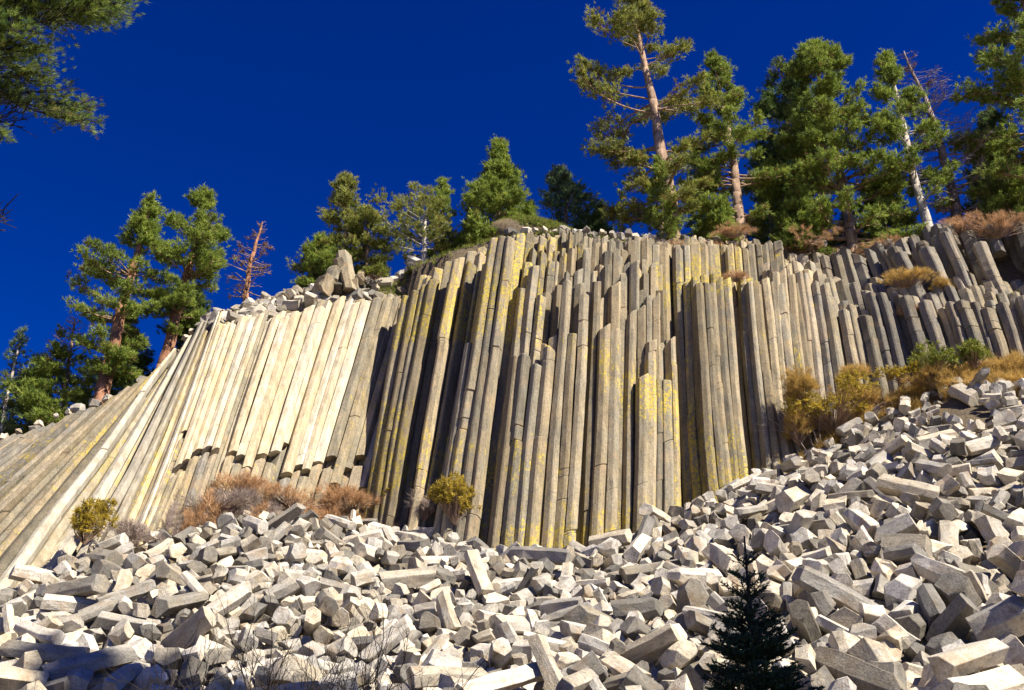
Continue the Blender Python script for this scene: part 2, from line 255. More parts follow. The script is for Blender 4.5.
4,66,-694,3686,908,-337,-31,-930,55,83,-1050,3326,754,596,-260,-693,18,57,671,3646,931,719,666,-194,53,89,1879,3496,1277,-441,-75,284,4,82,1471,3212,988,-632,-647,-10,12,73,-384,2727,389,-326,-348,-445,
54,97,-1273,2591,379,-969,-220,-2,30,66,69,3160,631,407,-147,-740,42,84,1038,3342,912,905,44,415,4,85,1383,3286,1024,578,-240,346,27,75,-460,3582,812,369,-879,-191,30,73,1635,3666,1274,-49,121,-470,
0,47,-420,2642,373,-650,-118,-48,27,83,1450,3959,1374,812,-260,-403,24,61,416,2718,420,-106,337,601,41,63,1177,3111,843,-172,-943,-57,0,53,484,2960,595,404,626,661,33,64,-961,3165,707,234,51,-966,
1,90,1462,3311,1028,834,512,199,1,63,-132,2853,467,-780,192,-580,42,87,-292,2839,451,477,508,634,55,81,10,2779,430,166,84,-932,20,62,-14,3182,632,-116,-680,-722,38,92,-1221,3459,808,-959,90,-263,
1,79,1951,3776,1475,294,-529,166,55,88,-679,2680,381,-149,-105,359,55,91,-729,2197,179,-139,422,-857,15,89,235,3485,731,-170,359,-554,47,96,720,3802,1022,-216,-352,500,4,91,771,2602,459,465,-403,-106,
15,86,-661,3712,886,454,407,648,46,82,-575,2087,167,479,-839,220,29,61,-129,2835,439,-865,-461,190,31,96,-206,2994,523,478,-583,-469,55,89,-603,3849,950,-664,528,242,18,49,529,3270,711,235,-875,395,
55,98,-1133,2934,564,-133,-774,615,20,96,-48,3312,687,-205,28,-800,49,91,309,2603,386,-484,-154,649,55,90,507,3547,841,-139,-794,581,34,61,358,2569,377,425,807,353,34,73,1309,3688,1188,335,-799,-22,
4,74,-843,3128,642,153,-148,670,4,84,-1027,2941,557,-180,-581,-689,53,90,705,2335,290,831,-256,83,20,82,-654,2715,409,-449,-294,843,20,83,575,3645,883,-271,459,-67,41,86,1439,3792,1276,-828,-496,217,
27,88,-526,2434,271,209,-793,-490,11,58,99,2961,506,-647,-57,30,31,71,403,2985,564,367,-633,-419,20,122,1013,2141,198,694,585,-410,53,84,787,3948,1072,742,-582,-65,48,114,803,2920,600,838,-265,-474,
40,93,-541,3934,954,55,-957,249,38,98,327,3292,655,389,578,613,36,53,278,2285,237,616,732,-287,54,78,165,2346,265,-191,200,-942,20,89,-41,2743,411,-730,-250,311,29,58,-848,2658,416,615,690,370,
8,84,-770,3413,787,783,-148,-346,47,108,1325,3017,795,62,-148,60,27,109,781,2248,259,526,131,-492,54,94,-66,3092,567,861,-374,-270,27,93,649,2729,474,40,-345,416,14,85,1670,3566,1236,-689,602,222,
49,68,-663,2561,344,-300,255,-109,1,105,398,3044,563,259,489,-764,40,94,-1032,2401,289,-399,561,-397,34,74,-667,2978,573,568,-652,-384,18,44,896,3472,877,46,-182,-28,39,75,-975,3121,675,159,-370,-1,
31,87,-271,2174,186,666,-558,-484,11,69,-590,2465,289,-102,-412,904,12,82,-332,2918,481,688,-179,-578,42,49,-714,2586,360,353,15,235,24,57,588,2702,508,384,395,328,53,55,-189,3303,692,758,-564,-256,
46,80,-1229,2489,319,-934,235,-224,6,88,-578,2378,255,31,944,-248,36,92,1198,2554,448,-560,405,-693,13,59,-321,2691,384,481,-57,569,39,98,-606,3196,625,7,-393,-347,12,91,602,3142,673,-225,556,-797,
21,75,-1078,3547,860,-664,-471,352,55,69,1325,3999,1328,509,505,-114,34,57,954,2781,599,-86,-786,517,27,83,-545,3565,804,283,-483,-679,0,59,1194,3766,1177,190,-69,-736,39,96,-24,3566,776,-615,-319,392,
8,59,538,3303,740,139,-164,-635,29,59,1410,3867,1302,255,-794,-189,27,93,186,3473,745,-382,-634,575,14,68,-386,3067,547,-905,-311,229,54,76,-813,3300,769,18,-116,959,53,94,963,3540,965,914,250,-240,
34,55,-431,2603,355,944,-194,-261,31,69,899,3648,990,-867,-418,-91,46,47,134,2469,312,704,-182,136,36,77,-86,2306,237,-269,215,-833,21,69,1406,3645,1210,-144,-878,387,3,86,-289,3028,518,-345,-529,605,
34,94,1296,2819,631,562,-503,644,49,87,-880,2685,392,120,162,-360,42,63,-146,3018,526,886,397,-207,33,51,-117,2975,522,-150,-104,702,51,79,-582,2547,312,-553,314,-38,11,83,-8,3504,759,-372,-354,854,
11,67,-1404,2972,524,754,445,42,21,43,-251,2085,186,-819,-392,179,55,96,327,2162,188,-111,-217,786,42,48,454,2248,250,-962,-78,-144,17,62,430,2327,283,-278,434,-329,24,80,1664,3909,1426,475,-217,-104,
48,81,67,2158,196,-641,-447,-168,42,94,1,2993,489,-79,-44,-90,22,88,1044,2344,309,510,487,481,30,53,1904,3607,1336,-46,183,979,36,74,1421,2983,779,538,-778,-148,28,53,-1373,3272,697,-300,206,795,
5,49,-643,2377,227,75,745,320,39,97,1095,3441,967,314,308,-167,9,92,-1146,3615,897,67,-278,31,10,54,-816,2313,249,188,59,-244,51,76,-91,2867,461,124,-303,-687,46,93,754,2998,630,-26,-427,-872,
27,65,1852,4059,1618,850,48,55,11,90,708,3674,933,-535,-513,567,22,47,-1304,3396,785,-120,542,-327,24,67,216,2312,269,-448,-870,-168,27,59,-658,2157,178,-541,624,191,4,91,922,2990,660,551,-723,230,
36,52,-413,2694,403,351,238,761,21,78,-1094,2248,233,-81,987,-36,12,81,-86,3066,598,-215,-867,383,33,57,-814,3001,600,971,-79,-22,7,72,-992,3094,631,47,-24,-126,53,55,-416,3080,565,806,536,-201,
32,60,-915,3636,919,-700,674,129,9,86,-363,2308,224,651,70,-594,27,76,-558,3204,681,994,30,84,49,104,787,3148,727,-244,528,500,21,79,-191,2874,492,-92,195,951,47,93,-709,3326,737,-370,-500,-126,
40,74,-161,2619,356,163,-466,-794,38,80,-592,2779,440,419,-357,124,50,63,-349,2965,508,-51,629,-763,54,56,1198,3005,774,483,114,-485,6,64,-1303,3082,617,459,-853,-57,40,79,-1441,3025,554,186,190,773,
51,81,1722,3931,1464,-899,-105,-420,21,96,-663,3162,629,-651,749,-106,37,76,1125,4114,1265,402,0,682,1,85,700,3485,825,-214,-499,-697,29,90,951,3754,1086,275,-204,349,41,76,1363,2861,710,632,369,-7,
26,52,-751,2931,539,-585,-39,-31,14,75,-1252,3409,756,-574,-586,27,50,82,1741,3362,1121,-480,466,-715,1,73,316,2320,225,-1,482,-655,8,72,-607,4001,993,-568,177,-189,11,70,1423,2918,760,941,20,291,
32,47,-299,3362,720,-824,439,354,13,88,1027,3143,763,724,234,-579,23,48,1559,3949,1421,216,160,717,11,80,726,3136,701,-103,34,-730,4,93,-1443,2855,473,-178,8,324,46,68,254,2535,336,849,21,312,
47,91,-802,2594,387,-21,283,-897,53,77,-1127,2888,529,-125,-113,-984,19,75,-980,2548,332,-548,-768,-145,36,58,630,2251,274,-659,-65,-471,41,43,1841,3672,1394,-181,232,-431,18,49,1626,3793,1351,-417,-249,-403,
18,69,1449,3619,1133,436,-68,-775,2,58,1701,3354,1093,229,860,453,21,96,-180,3351,667,-588,492,-427,16,81,876,3976,1117,773,-274,105,22,101,65,2250,194,-544,798,251,49,94,-1362,2807,455,-717,-433,-37,
54,84,237,2002,145,522,-93,-660,33,48,-510,2599,333,510,-722,-117,21,58,-226,3295,679,349,-533,-122,12,82,751,3616,904,-145,205,325,55,69,1523,3540,1210,-150,-581,537,10,66,-165,3365,717,-312,-313,608,
28,58,162,2415,284,-609,563,-110,54,93,851,3779,1004,413,-136,164,21,78,-618,3441,758,-240,86,-744,3,86,1821,3347,1176,-91,417,-554,36,93,-550,3336,704,191,651,574,11,76,151,2920,503,-277,-506,408,
34,104,374,2949,518,330,-84,-744,25,85,-891,2961,580,520,620,567,7,69,-702,3095,626,-34,333,-826,42,63,-787,3338,756,-578,654,-297,12,75,1556,4056,1485,-929,-34,-361,55,45,-731,3155,677,661,-7,316,
42,54,-1308,2800,443,876,-247,-112,53,88,-515,3210,618,253,765,477,4,63,-407,2494,271,-757,448,397,49,52,-638,2659,382,-626,580,-503,7,85,676,3334,780,663,-677,306,20,85,1879,3940,1580,845,181,465,
38,82,1505,2959,767,-351,-312,-881,37,64,-1007,3659,924,-612,266,-361,42,59,1690,3696,1332,-278,86,-771,34,96,881,3692,990,842,-526,45,21,87,445,3305,680,-711,-569,59,13,89,1019,3795,1088,25,-95,-478,
37,93,-555,3761,881,-621,-745,-182,38,96,-1180,3330,736,912,-338,-183,16,77,1104,3815,1136,16,940,-263,24,92,672,3525,836,-34,-111,-372,33,58,-898,2812,507,-652,-706,-53,31,68,613,3641,910,-898,-71,-314,
46,66,-1017,3115,643,405,586,429,49,81,199,3042,531,937,-226,196,19,50,-246,2273,222,116,-625,-684,53,64,-754,2851,518,-347,-828,46,0,61,665,2235,267,581,-706,-400,29,80,-353,3366,698,-542,501,-404,
9,64,-618,3077,622,325,324,385,10,95,339,3494,780,500,-616,-582,24,89,-732,3069,610,-99,366,178,55,88,1148,3858,1186,224,25,930,54,94,-271,2124,165,228,31,972,13,65,563,2999,596,-259,593,754,
9,53,-436,3303,722,-636,-569,-347,4,96,525,3687,901,525,369,-488,53,78,1307,3608,1131,283,-838,77,29,51,928,2510,401,-165,-43,791,31,107,702,2448,365,972,106,1,27,121,729,3815,971,484,-142,-169,
53,77,1936,3671,1407,640,471,-586,24,89,1260,2643,506,313,-900,-1,4,76,1528,3311,1028,619,662,-394,18,90,-342,3479,723,861,-354,53,29,65,-1192,3565,859,-49,171,982,42,84,-597,3343,725,213,204,731,
12,65,-1151,2377,260,-171,653,629,19,79,-930,3438,816,41,137,489,51,76,-31,2852,449,-481,-60,-545,51,97,60,3010,498,644,392,608,38,101,862,2305,257,-344,775,-314,12,57,421,2183,184,-136,809,-467,
1,48,1626,3757,1342,100,-179,-863,54,44,1782,3535,1249,-228,-237,801,38,95,330,3029,533,609,-579,-285,50,113,898,2838,579,-268,-171,-110,14,95,-111,2691,385,-78,-494,674,36,72,333,2353,251,-103,719,515,
54,44,683,3816,1011,294,-521,417,17,48,-923,3286,762,97,-413,904,49,80,-517,2298,243,547,370,-629,37,42,-795,2541,383,671,-473,-68,46,53,-145,2576,350,-104,-158,899,27,72,449,3041,604,277,179,-833,
27,42,-414,3015,534,-794,-468,-217,42,69,-425,3800,887,-69,125,-319,36,92,115,2703,378,-34,994,92,14,98,1118,3387,959,-917,-15,130,1,86,-629,2409,246,59,859,303,7,69,-499,3162,607,130,974,176,
41,74,-979,2888,520,-106,698,-176,27,78,1529,3845,1328,114,-84,938,35,49,1692,3864,1407,-233,-36,-314,27,84,782,2774,534,894,123,-15,34,108,355,2254,209,-181,172,-877,36,104,670,2566,362,-335,-545,123,
12,55,-501,2652,419,138,-810,-419,21,99,169,3348,646,-64,671,-675,55,69,-1206,2661,408,532,728,430,34,83,-428,2947,496,-931,-279,153,21,79,-1259,2698,404,284,-322,-852,54,105,649,2444,305,-37,345,-729,
41,56,-1011,2820,476,-962,-183,43,9,68,-1087,2903,545,320,891,-24,20,93,-382,3011,509,-88,-595,-798,47,77,-676,3490,787,-63,-936,343,6,104,1307,2936,753,21,-906,344,50,89,-249,2555,324,-139,316,-765,
47,58,-440,3054,550,-875,-376,-105,29,65,1104,3163,826,606,-214,666,10,88,869,3900,1062,-669,657,-215,39,40,-856,3170,696,516,315,795,1,83,-136,2895,478,-39,265,280,7,80,-572,2676,401,56,614,374,
49,84,-599,3724,868,-346,-455,-377,6,95,694,2776,506,-300,-621,-569,50,76,28,3329,683,-866,72,-396,6,112,971,2149,235,-719,-606,-330,36,89,630,3698,906,485,557,177,2,86,1150,3128,772,-105,-380,577,
20,75,1687,3328,1065,434,-627,-436,34,63,-528,2943,523,64,-119,-182,11,94,-446,2482,261,533,-589,-290,42,50,-382,2386,256,476,-158,-862,33,84,1372,3658,1177,156,-16,905,51,90,-785,3227,683,68,-969,231,
34,89,1016,3818,1133,-122,-417,873,50,91,-376,2463,263,-268,938,-215,1,85,-762,3351,727,-146,-907,-37,6,76,-804,2811,486,-315,-737,-538,54,96,-190,3769,834,266,792,-20,36,90,1459,3553,1188,-195,-232,-596,
50,88,-148,3519,760,-201,340,-33,46,105,818,3189,747,-300,461,657,40,78,1257,3516,1065,670,686,72,14,75,733,3499,868,361,-586,281,32,60,504,2688,487,-737,626,251,14,77,990,2978,703,612,166,697,
34,77,-336,2754,395,632,305,622,10,53,-876,3625,912,-637,-259,598,55,85,1254,3848,1222,-116,348,-903,6,83,278,3207,617,-754,-542,-349,49,89,385,2471,345,-288,-758,-562,47,74,1121,3122,827,-34,394,-546,
4,52,-585,2739,429,-551,-518,-105,28,78,1365,3790,1215,92,927,299,17,50,1831,4074,1589,-606,654,451,3,46,1732,3875,1442,468,441,614,34,106,1549,3049,832,239,-147,-27,39,75,1232,3760,1162,-608,-570,-379,
40,67,1261,2970,760,-569,-276,771,23,68,-924,3536,852,257,-547,772,31,97,550,3429,769,-924,97,-202,6,94,1590,3592,1232,-434,554,-675,28,46,-76,2509,282,-112,73,343,29,48,-268,2723,411,218,279,374,
31,67,704,3025,633,643,88,546,53,60,-273,3654,832,-807,-534,114,38,88,436,2442,318,652,481,490,24,65,1568,3746,1312,668,-127,-503,18,46,-619,2563,328,266,-461,-799,7,83,1122,3739,1119,-14,-40,26,
55,89,437,2096,161,-475,-423,149,41,79,1001,3360,864,444,102,-774,31,89,-895,2466,308,377,652,-653,7,59,-319,2435,261,-325,-331,864,12,87,144,2558,317,-340,-186,-846,34,74,225,2925,490,296,26,160,
3,47,1251,3922,1264,484,67,-499,26,53,-766,2774,468,-982,-82,96,47,97,-31,3411,702,342,385,-856,47,92,-558,3117,605,-476,-432,654,55,81,655,2640,456,137,-724,-560,14,82,1135,3496,1021,-355,816,454,
20,101,555,2513,361,246,37,-574,15,79,-988,2580,308,73,169,-220,18,58,1417,4001,1346,-727,552,-86,47,92,1699,3417,1154,152,-337,-731,39,50,-792,2828,503,696,-458,543,54,67,1551,3925,1373,70,-476,-702,
5,55,-61,2948,495,204,184,-545,26,44,300,2981,512,450,402,449,21,79,-201,3239,625,16,731,87,37,50,1406,3846,1276,-409,-545,731,36,110,1065,3193,794,-490,369,459,41,89,491,3288,680,11,-692,233,
55,96,575,3094,615,707,-487,-485,54,71,-967,3447,842,-295,-339,886,34,75,1488,3991,1398,-271,783,397,7,86,-85,3528,763,-731,-119,131,46,69,17,3369,699,208,-844,-377,33,82,1271,4007,1286,-954,-167,-35,
1,82,-910,2714,443,420,-621,300,9,43,280,2960,533,331,-729,-529,10,52,847,3723,988,274,685,-519,3,46,-918,2957,568,-885,-258,351,50,97,990,3206,804,-179,-146,-255,31,73,-192,2352,252,178,-626,726,
55,62,-88,3329,691,-320,-521,-770,49,64,-1102,3173,660,22,-937,-287,49,45,-217,2611,350,743,655,96,24,96,-346,2722,364,-230,-449,-840,21,65,2083,3818,1526,183,-92,-111,26,50,1717,4022,1493,-389,844,291,
40,68,-910,2608,361,-442,194,665,40,95,2074,3763,1497,-488,-618,94,36,85,1062,3874,1141,332,-828,-233,34,76,1712,3540,1240,725,-59,634,53,86,294,3529,739,900,122,-414,1,80,1509,3220,946,815,-190,536,
17,54,1364,3339,1003,-304,367,-860,27,75,957,3653,997,668,661,305,11,86,1062,2850,603,-660,-458,-538,48,92,-1031,3054,608,62,71,-973,7,59,1838,3592,1314,-795,-176,-458,14,66,-677,3466,767,74,877,420,
55,91,1186,4077,1284,-103,12,-857,6,93,945,2620,432,-70,-709,635,49,100,244,2984,522,-4,-572,-749,12,86,1008,2892,657,299,855,13,15,54,591,2334,291,-197,-831,388,47,74,-233,2652,363,-469,-830,-297,
55,71,-444,3289,650,818,-426,164,26,44,-629,3916,989,4,-633,365,39,113,1124,3465,978,109,-535,782,5,42,1103,3525,1040,-825,500,-200,4,83,1127,2926,708,-426,256,465,40,52,-1051,2633,373,84,-986,-132,
25,61,648,2671,479,-964,-184,-186,2,42,325,3146,614,-97,-221,932,13,72,-867,2241,189,-93,136,-565,24,55,1676,3821,1384,-339,399,-538,46,45,1473,3049,846,-377,-494,765,15,48,291,2443,305,197,-150,823,
54,57,787,2040,167,-174,120,-312,7,69,-571,3510,781,-743,-640,-152,25,98,1531,3982,1392,-103,-354,148,51,73,-164,3091,549,-172,763,-566,30,60,-206,2729,412,-97,-168,231,23,56,1615,3342,1057,180,-145,-971,
52,45,1756,3882,1463,-153,666,-705,50,73,1629,3846,1370,306,226,824,53,104,1170,2990,723,-442,465,755,19,62,-315,3141,576,18,277,-642,7,86,1262,4064,1290,381,386,-705,34,66,1505,3951,1364,-147,807,-279,
41,80,2021,3858,1542,-591,710,40,0,48,-220,3034,537,56,876,-304,21,77,-897,2410,255,-87,115,-568,12,71,329,2524,320,-190,482,-139,6,72,911,3427,852,-663,-532,-125,51,82,-1107,2677,394,33,-504,531,
20,89,-808,2861,513,671,-467,82,13,65,-689,3408,756,-194,-790,245,1,59,1511,3337,1061,216,132,489,20,65,-973,2836,518,563,-569,-384,53,81,-473,3910,923,447,743,-372,7,87,114,2215,206,170,536,-821,
24,81,998,3725,1069,164,802,-364,7,108,1286,2457,483,-88,225,-440,26,42,-117,3053,543,255,140,-614,3,58,1043,3946,1190,-908,-380,27,39,95,370,2525,344,-100,441,-815,13,81,1017,4049,1183,-554,-72,673,
38,80,969,3130,775,65,552,-552,42,44,761,3782,1014,86,970,221,55,99,838,3323,791,-529,-95,812,47,50,-314,2979,503,-782,428,429,25,94,1691,3237,1046,-415,-218,-880,46,68,224,2860,466,722,-33,667,
25,80,-280,3791,883,-836,279,347,24,83,579,3723,906,856,-226,-316,48,69,759,2935,609,359,-325,-518,20,66,199,3184,608,-832,-470,126,4,100,990,2272,262,-743,598,197,7,102,1087,2289,344,-826,-282,379,
48,80,-568,3401,738,466,256,-811,51,54,-642,3457,783,651,-608,1,53,58,-1085,3411,796,-525,11,-788,54,106,616,2290,235,375,-102,878,1,88,1555,3144,890,499,514,-91,32,102,1509,3270,971,639,-163,182,
5,53,-643,2455,258,278,794,-526,53,78,-1338,2784,413,-655,-569,-48,34,102,469,2750,482,-33,697,665,31,95,1079,2364,365,-927,124,-318,29,110,1112,2241,298,255,-30,-932,53,48,-371,2675,365,651,443,-611,
29,90,365,2731,426,-445,-632,-253,12,80,406,3541,763,-308,-44,380,1,77,1450,3507,1131,277,642,-13,6,107,366,2614,372,231,-362,367,9,72,-1503,3048,541,246,713,-402,51,76,1631,3976,1432,732,504,453,
1,93,-480,2715,362,814,40,-18,47,58,-710,2981,560,-516,301,-574,9,79,-35,2322,226,158,336,627,50,105,719,3228,698,-480,-386,111,4,92,-922,3838,968,844,435,308,13,54,502,3465,784,323,32,-837,
34,69,-1289,3028,573,-340,-513,-329,51,46,-1391,2961,542,539,22,699,4,90,267,3145,579,-293,912,-224,24,92,-154,2027,155,519,674,-467,48,64,1210,3877,1216,572,561,-540,38,93,-395,3200,616,855,185,-171,
41,78,-406,2862,465,360,100,-145,13,57,1248,3562,1087,-131,-240,-721,42,53,-829,2789,465,450,-610,-609,46,78,2025,3678,1440,221,-12,-263,53,57,-712,2807,479,30,-853,-514,4,83,108,3212,610,-505,-225,-590,
55,77,2,3249,652,141,-71,380,49,91,96,3597,785,440,288,284,54,93,836,3502,909,47,-247,651,49,72,-52,2365,230,85,-311,-532,53,68,-1139,3071,647,53,-445,363,46,75,1447,3691,1246,-30,-155,963,
34,87,157,3385,692,151,-526,317,6,69,-673,2388,254,466,283,804,51,50,-608,2658,387,584,-755,240,21,68,892,3521,929,-196,930,129,1,73,5,2344,234,737,-523,-236,28,60,1703,3262,1007,606,-103,-572,
43,68,-768,2872,484,339,-695,-630,29,94,-649,3798,872,159,-336,883,19,78,1383,2914,712,-346,-894,31,24,93,-999,3411,792,-597,-776,-49,7,85,1519,3785,1281,142,57,-487,24,83,-1091,3611,883,-712,-251,120,
41,62,-1071,2976,554,-355,-76,617,7,49,1292,2887,664,257,865,344,38,95,-851,3207,682,-56,-96,298,7,67,1473,2941,751,937,98,181,11,41,-602,3485,773,537,717,-409,48,102,1499,3179,912,463,-89,-764,
50,45,1384,3967,1310,-752,148,395,20,58,1577,3650,1270,559,220,692,42,97,-430,3962,927,295,-514,159,11,76,390,2335,252,-468,779,405,4,81,838,2228,224,-208,702,679,11,40,-739,3352,764,838,-172,-206,
5,58,1958,3940,1571,-221,-869,403,41,66,228,3386,662,-249,-343,-891,34,113,649,2368,273,389,367,156,14,46,-730,3539,829,917,355,-81,34,83,1500,3134,883,-785,-253,360,55,79,187,2271,228,120,983,7,
20,83,-158,3137,575,-457,-748,389,46,78,-243,3749,842,32,-991,-36,21,83,363,3199,633,-656,472,-520,53,60,-881,3298,782,-84,814,-111,4,74,-1354,2911,506,129,656,245,10,40,-290,2739,420,-271,352,-798,
20,98,477,2557,401,232,642,-712,12,68,-79,2426,260,-744,-585,303,50,66,714,2262,298,680,650,-321,25,100,594,2601,390,-33,-834,-457,7,94,-671,3927,970,-99,581,274,47,44,271,2950,509,-682,-206,472,
12,63,1897,3734,1437,-130,-564,-499,40,63,767,3851,1021,99,-738,-662,51,72,330,2857,478,-567,737,-364,24,100,1441,3503,1080,-873,309,41,32,87,658,3204,676,59,101,824,47,110,1737,3303,1062,605,-38,-199,
39,96,-150,2981,493,-198,-683,626,13,93,-563,2874,464,925,-114,-264,51,78,1296,2657,496,770,476,423,8,66,-562,2773,420,444,-211,-662,41,89,867,3036,653,-266,-954,23,9,84,-1260,3056,599,104,-150,-89,
52,98,-642,3830,919,-493,327,-261,31,77,1225,3962,1237,-172,416,787,10,61,-267,2413,273,-121,-98,162,0,48,1314,2719,571,-349,-781,204,7,64,1998,3676,1403,236,108,12,34,93,527,2387,295,295,-109,-917,
55,85,-1048,3637,916,385,40,123,4,50,-26,3220,619,50,55,561,7,49,1686,3523,1209,-876,399,-268,39,39,-544,2696,417,457,-84,-500,12,98,-689,2129,171,-251,174,-559,31,72,-990,3343,766,661,-276,266,
1,75,-97,3280,661,260,485,310,34,77,-681,2499,259,199,629,370,51,82,815,3503,850,396,180,437,20,68,-858,2510,318,-165,466,-750,52,75,-775,3029,588,-711,207,-566,53,67,-1229,3219,675,-666,326,-630,
26,54,53,2327,242,507,-638,-280,24,87,117,3137,570,-191,385,565,38,68,1327,3368,999,228,-315,883,4,64,1570,2951,873,461,-358,-78,25,76,-417,2987,512,607,-464,-445,53,75,632,2793,502,624,654,416,
34,90,-764,3479,799,106,938,-44,51,59,886,3728,1011,784,421,-99,4,70,1484,3828,1299,-13,31,-856,6,73,900,3881,1083,-447,437,-534,9,78,-117,1991,157,741,571,-328,34,74,814,3004,659,364,630,-308,
36,52,878,3348,820,-452,248,602,42,68,1171,3494,1005,377,-586,-701,14,95,1342,3450,1060,-39,-785,392,1,65,-379,2417,256,-406,184,-649,52,77,-525,2480,289,-141,911,246,50,48,1236,2510,458,-953,187,-222,
39,73,272,3333,655,67,-202,-318,4,70,786,3698,968,-558,-757,-121,9,55,-360,3504,758,6,-989,67,47,200,1458,3380,1038,132,-436,258,21,116,1350,2734,581,-713,577,156,38,96,1805,3395,1152,412,672,608,
21,90,-20,3099,533,-893,407,-54,18,95,137,2469,264,939,22,-128,22,66,1111,2685,495,232,-193,720,39,87,-100,3001,489,158,-219,808,34,107,1087,3136,756,520,117,787,53,90,-774,3148,638,182,-712,674,
1,90,-1201,2585,357,-384,-483,-604,53,65,-50,3141,580,977,203,31,36,73,-935,2718,399,-395,-891,-121,33,93,-406,3341,655,-969,170,-89,9,94,1303,3747,1192,407,-609,86,1,49,1845,4034,1587,249,-300,-118,
15,81,50,2612,333,109,-324,-897,47,55,-112,2946,489,-11,803,-101,54,77,-479,2582,311,234,-574,177,16,91,481,3808,888,-100,976,-55,53,87,1097,2601,487,-500,731,-186,53,66,751,3644,933,42,578,-488,
52,93,1257,3005,784,-42,485,-872,24,93,312,3409,693,-233,-305,-850,40,56,-796,3070,608,-517,-546,601,47,88,900,2951,632,-261,-37,-603,0,55,-346,2574,301,245,-483,-804,24,77,633,3654,862,-447,-213,-864,
49,53,961,2400,317,-654,-86,-15,31,89,-548,2518,287,122,48,-944,1,77,486,3425,749,916,-196,317,49,67,-495,2787,423,-156,27,-490,13,48,376,3353,689,-72,80,503,34,45,-397,2311,226,86,-699,693,
38,69,1112,2627,528,-341,805,391,11,81,-443,2557,314,-600,-246,50,50,77,-703,3281,721,6,135,-977,50,82,-243,3626,806,639,182,72,27,90,1186,3609,1076,-365,365,138,55,94,356,3390,709,890,96,-443,
54,70,1354,3083,835,815,-327,-356,34,109,491,2522,367,-633,-186,103,1,53,438,3446,728,215,950,-221,39,85,-974,2407,278,581,-195,-601,12,64,-1112,2582,378,466,-636,555,25,96,1268,3632,1128,283,-484,580,
10,82,934,2155,207,569,-803,-62,52,95,1594,3911,1385,-211,-599,493,34,92,-1102,2638,350,-284,317,778,36,67,1311,4051,1310,-891,366,-171,54,61,1342,3757,1216,663,-628,141,27,65,-575,2989,564,-576,-734,-346,
33,82,-726,2362,271,-302,737,-590,4,54,-239,3217,643,520,-21,711,1,79,681,3423,794,115,-577,-422,24,79,1306,3342,977,-426,-900,-64,38,83,1004,3640,1034,-186,-917,287,53,50,499,3518,803,890,33,-199,
27,39,-390,2961,495,125,-496,787,50,65,-464,4084,978,-317,-432,842,25,47,-697,3384,780,-671,-622,286,3,82,-909,3217,692,4,-133,298,32,65,-115,3420,699,-360,-759,-270,15,98,1061,3654,1003,-324,-509,769,
31,81,1416,4078,1404,124,170,-535,34,92,-1012,3464,812,880,-387,-242,37,94,-656,2641,348,-385,-60,111,31,111,1863,3435,1218,-648,-339,445,15,83,1049,3417,917,-483,-446,133,39,81,-194,2700,366,-707,79,531,
9,72,-291,3123,546,216,519,-794,51,94,321,2404,243,-292,259,676,41,41,-218,3123,578,-523,-664,470,24,86,1245,2694,527,-846,-130,-73,34,93,808,3921,1032,490,234,-519,36,97,463,3513,758,-398,-727,-25,
38,44,1838,3914,1512,-312,-905,256,30,80,-348,2272,199,889,368,150,24,90,690,3003,598,20,-582,-514,19,98,149,2873,437,74,-954,-273,42,82,458,2588,337,-837,-180,239,47,78,1227,3000,741,-322,856,-328,
19,70,1147,3550,1038,176,276,-895,4,73,1196,3392,971,-61,702,-497,40,90,-346,2351,207,336,367,-819,54,67,-1312,3073,576,288,332,-882,13,109,589,3039,579,30,-35,988,55,83,-804,3508,821,370,-692,-619,
24,75,-1119,3512,835,-78,-746,645,46,95,953,2371,276,-73,-899,-317,38,89,-669,3259,668,-546,-241,359,1,84,-797,2265,192,445,580,534,0,59,1268,4139,1324,-35,-23,-619,36,102,829,2383,308,837,-93,458,
55,66,360,2669,387,197,871,-310,50,63,-750,3192,659,-263,-374,625,36,86,131,3008,497,-272,570,-760,52,56,-671,3334,731,344,-36,-310,46,52,606,2587,421,229,-401,722,52,78,-1074,3383,773,83,-399,-228,
42,60,1974,3867,1535,557,302,-128,41,69,-783,2635,351,311,654,-158,21,120,740,2003,138,-840,-460,-180,47,39,-212,2105,185,-309,440,184,47,82,-557,2609,334,55,-274,485,27,58,610,3121,643,775,-308,-174,
12,75,-434,3142,591,-670,716,182,21,83,-656,2241,184,-380,-913,0,11,93,-1315,3211,684,169,-15,-179,42,63,806,3506,886,-504,804,-258,47,108,1050,3083,707,899,-303,-36,6,95,1332,3834,1227,528,129,40,
39,76,-1322,2954,535,-311,837,18,55,93,-288,2502,284,-103,-404,178,25,91,-1063,2848,491,-543,-496,458,15,50,972,3582,982,186,-889,379,1,70,725,2810,511,-157,890,399,25,109,1253,2773,577,25,-307,894,
55,90,1112,3603,1072,-116,915,-25,15,62,-393,3593,788,-382,-520,-752,41,54,754,3057,706,-426,-465,706,30,40,-73,3155,606,51,-528,-816,38,103,598,2758,474,198,-78,-689,20,90,-1168,2836,468,-800,-394,-245,
50,57,-123,2559,304,218,540,-796,47,65,-745,3263,703,-792,-605,10,47,122,861,2566,422,-835,374,10,23,40,-875,2881,532,-894,-112,93,9,43,-440,3360,688,-151,-870,-310,36,97,546,3207,678,442,-103,-96,
38,76,381,2308,272,-18,32,949,14,69,1193,4013,1259,-783,-280,550,34,52,274,2615,359,246,-57,775,19,80,-651,2790,429,393,-623,-659,22,78,-705,3709,861,-589,605,-389,1,102,1025,3039,682,56,256,-798,
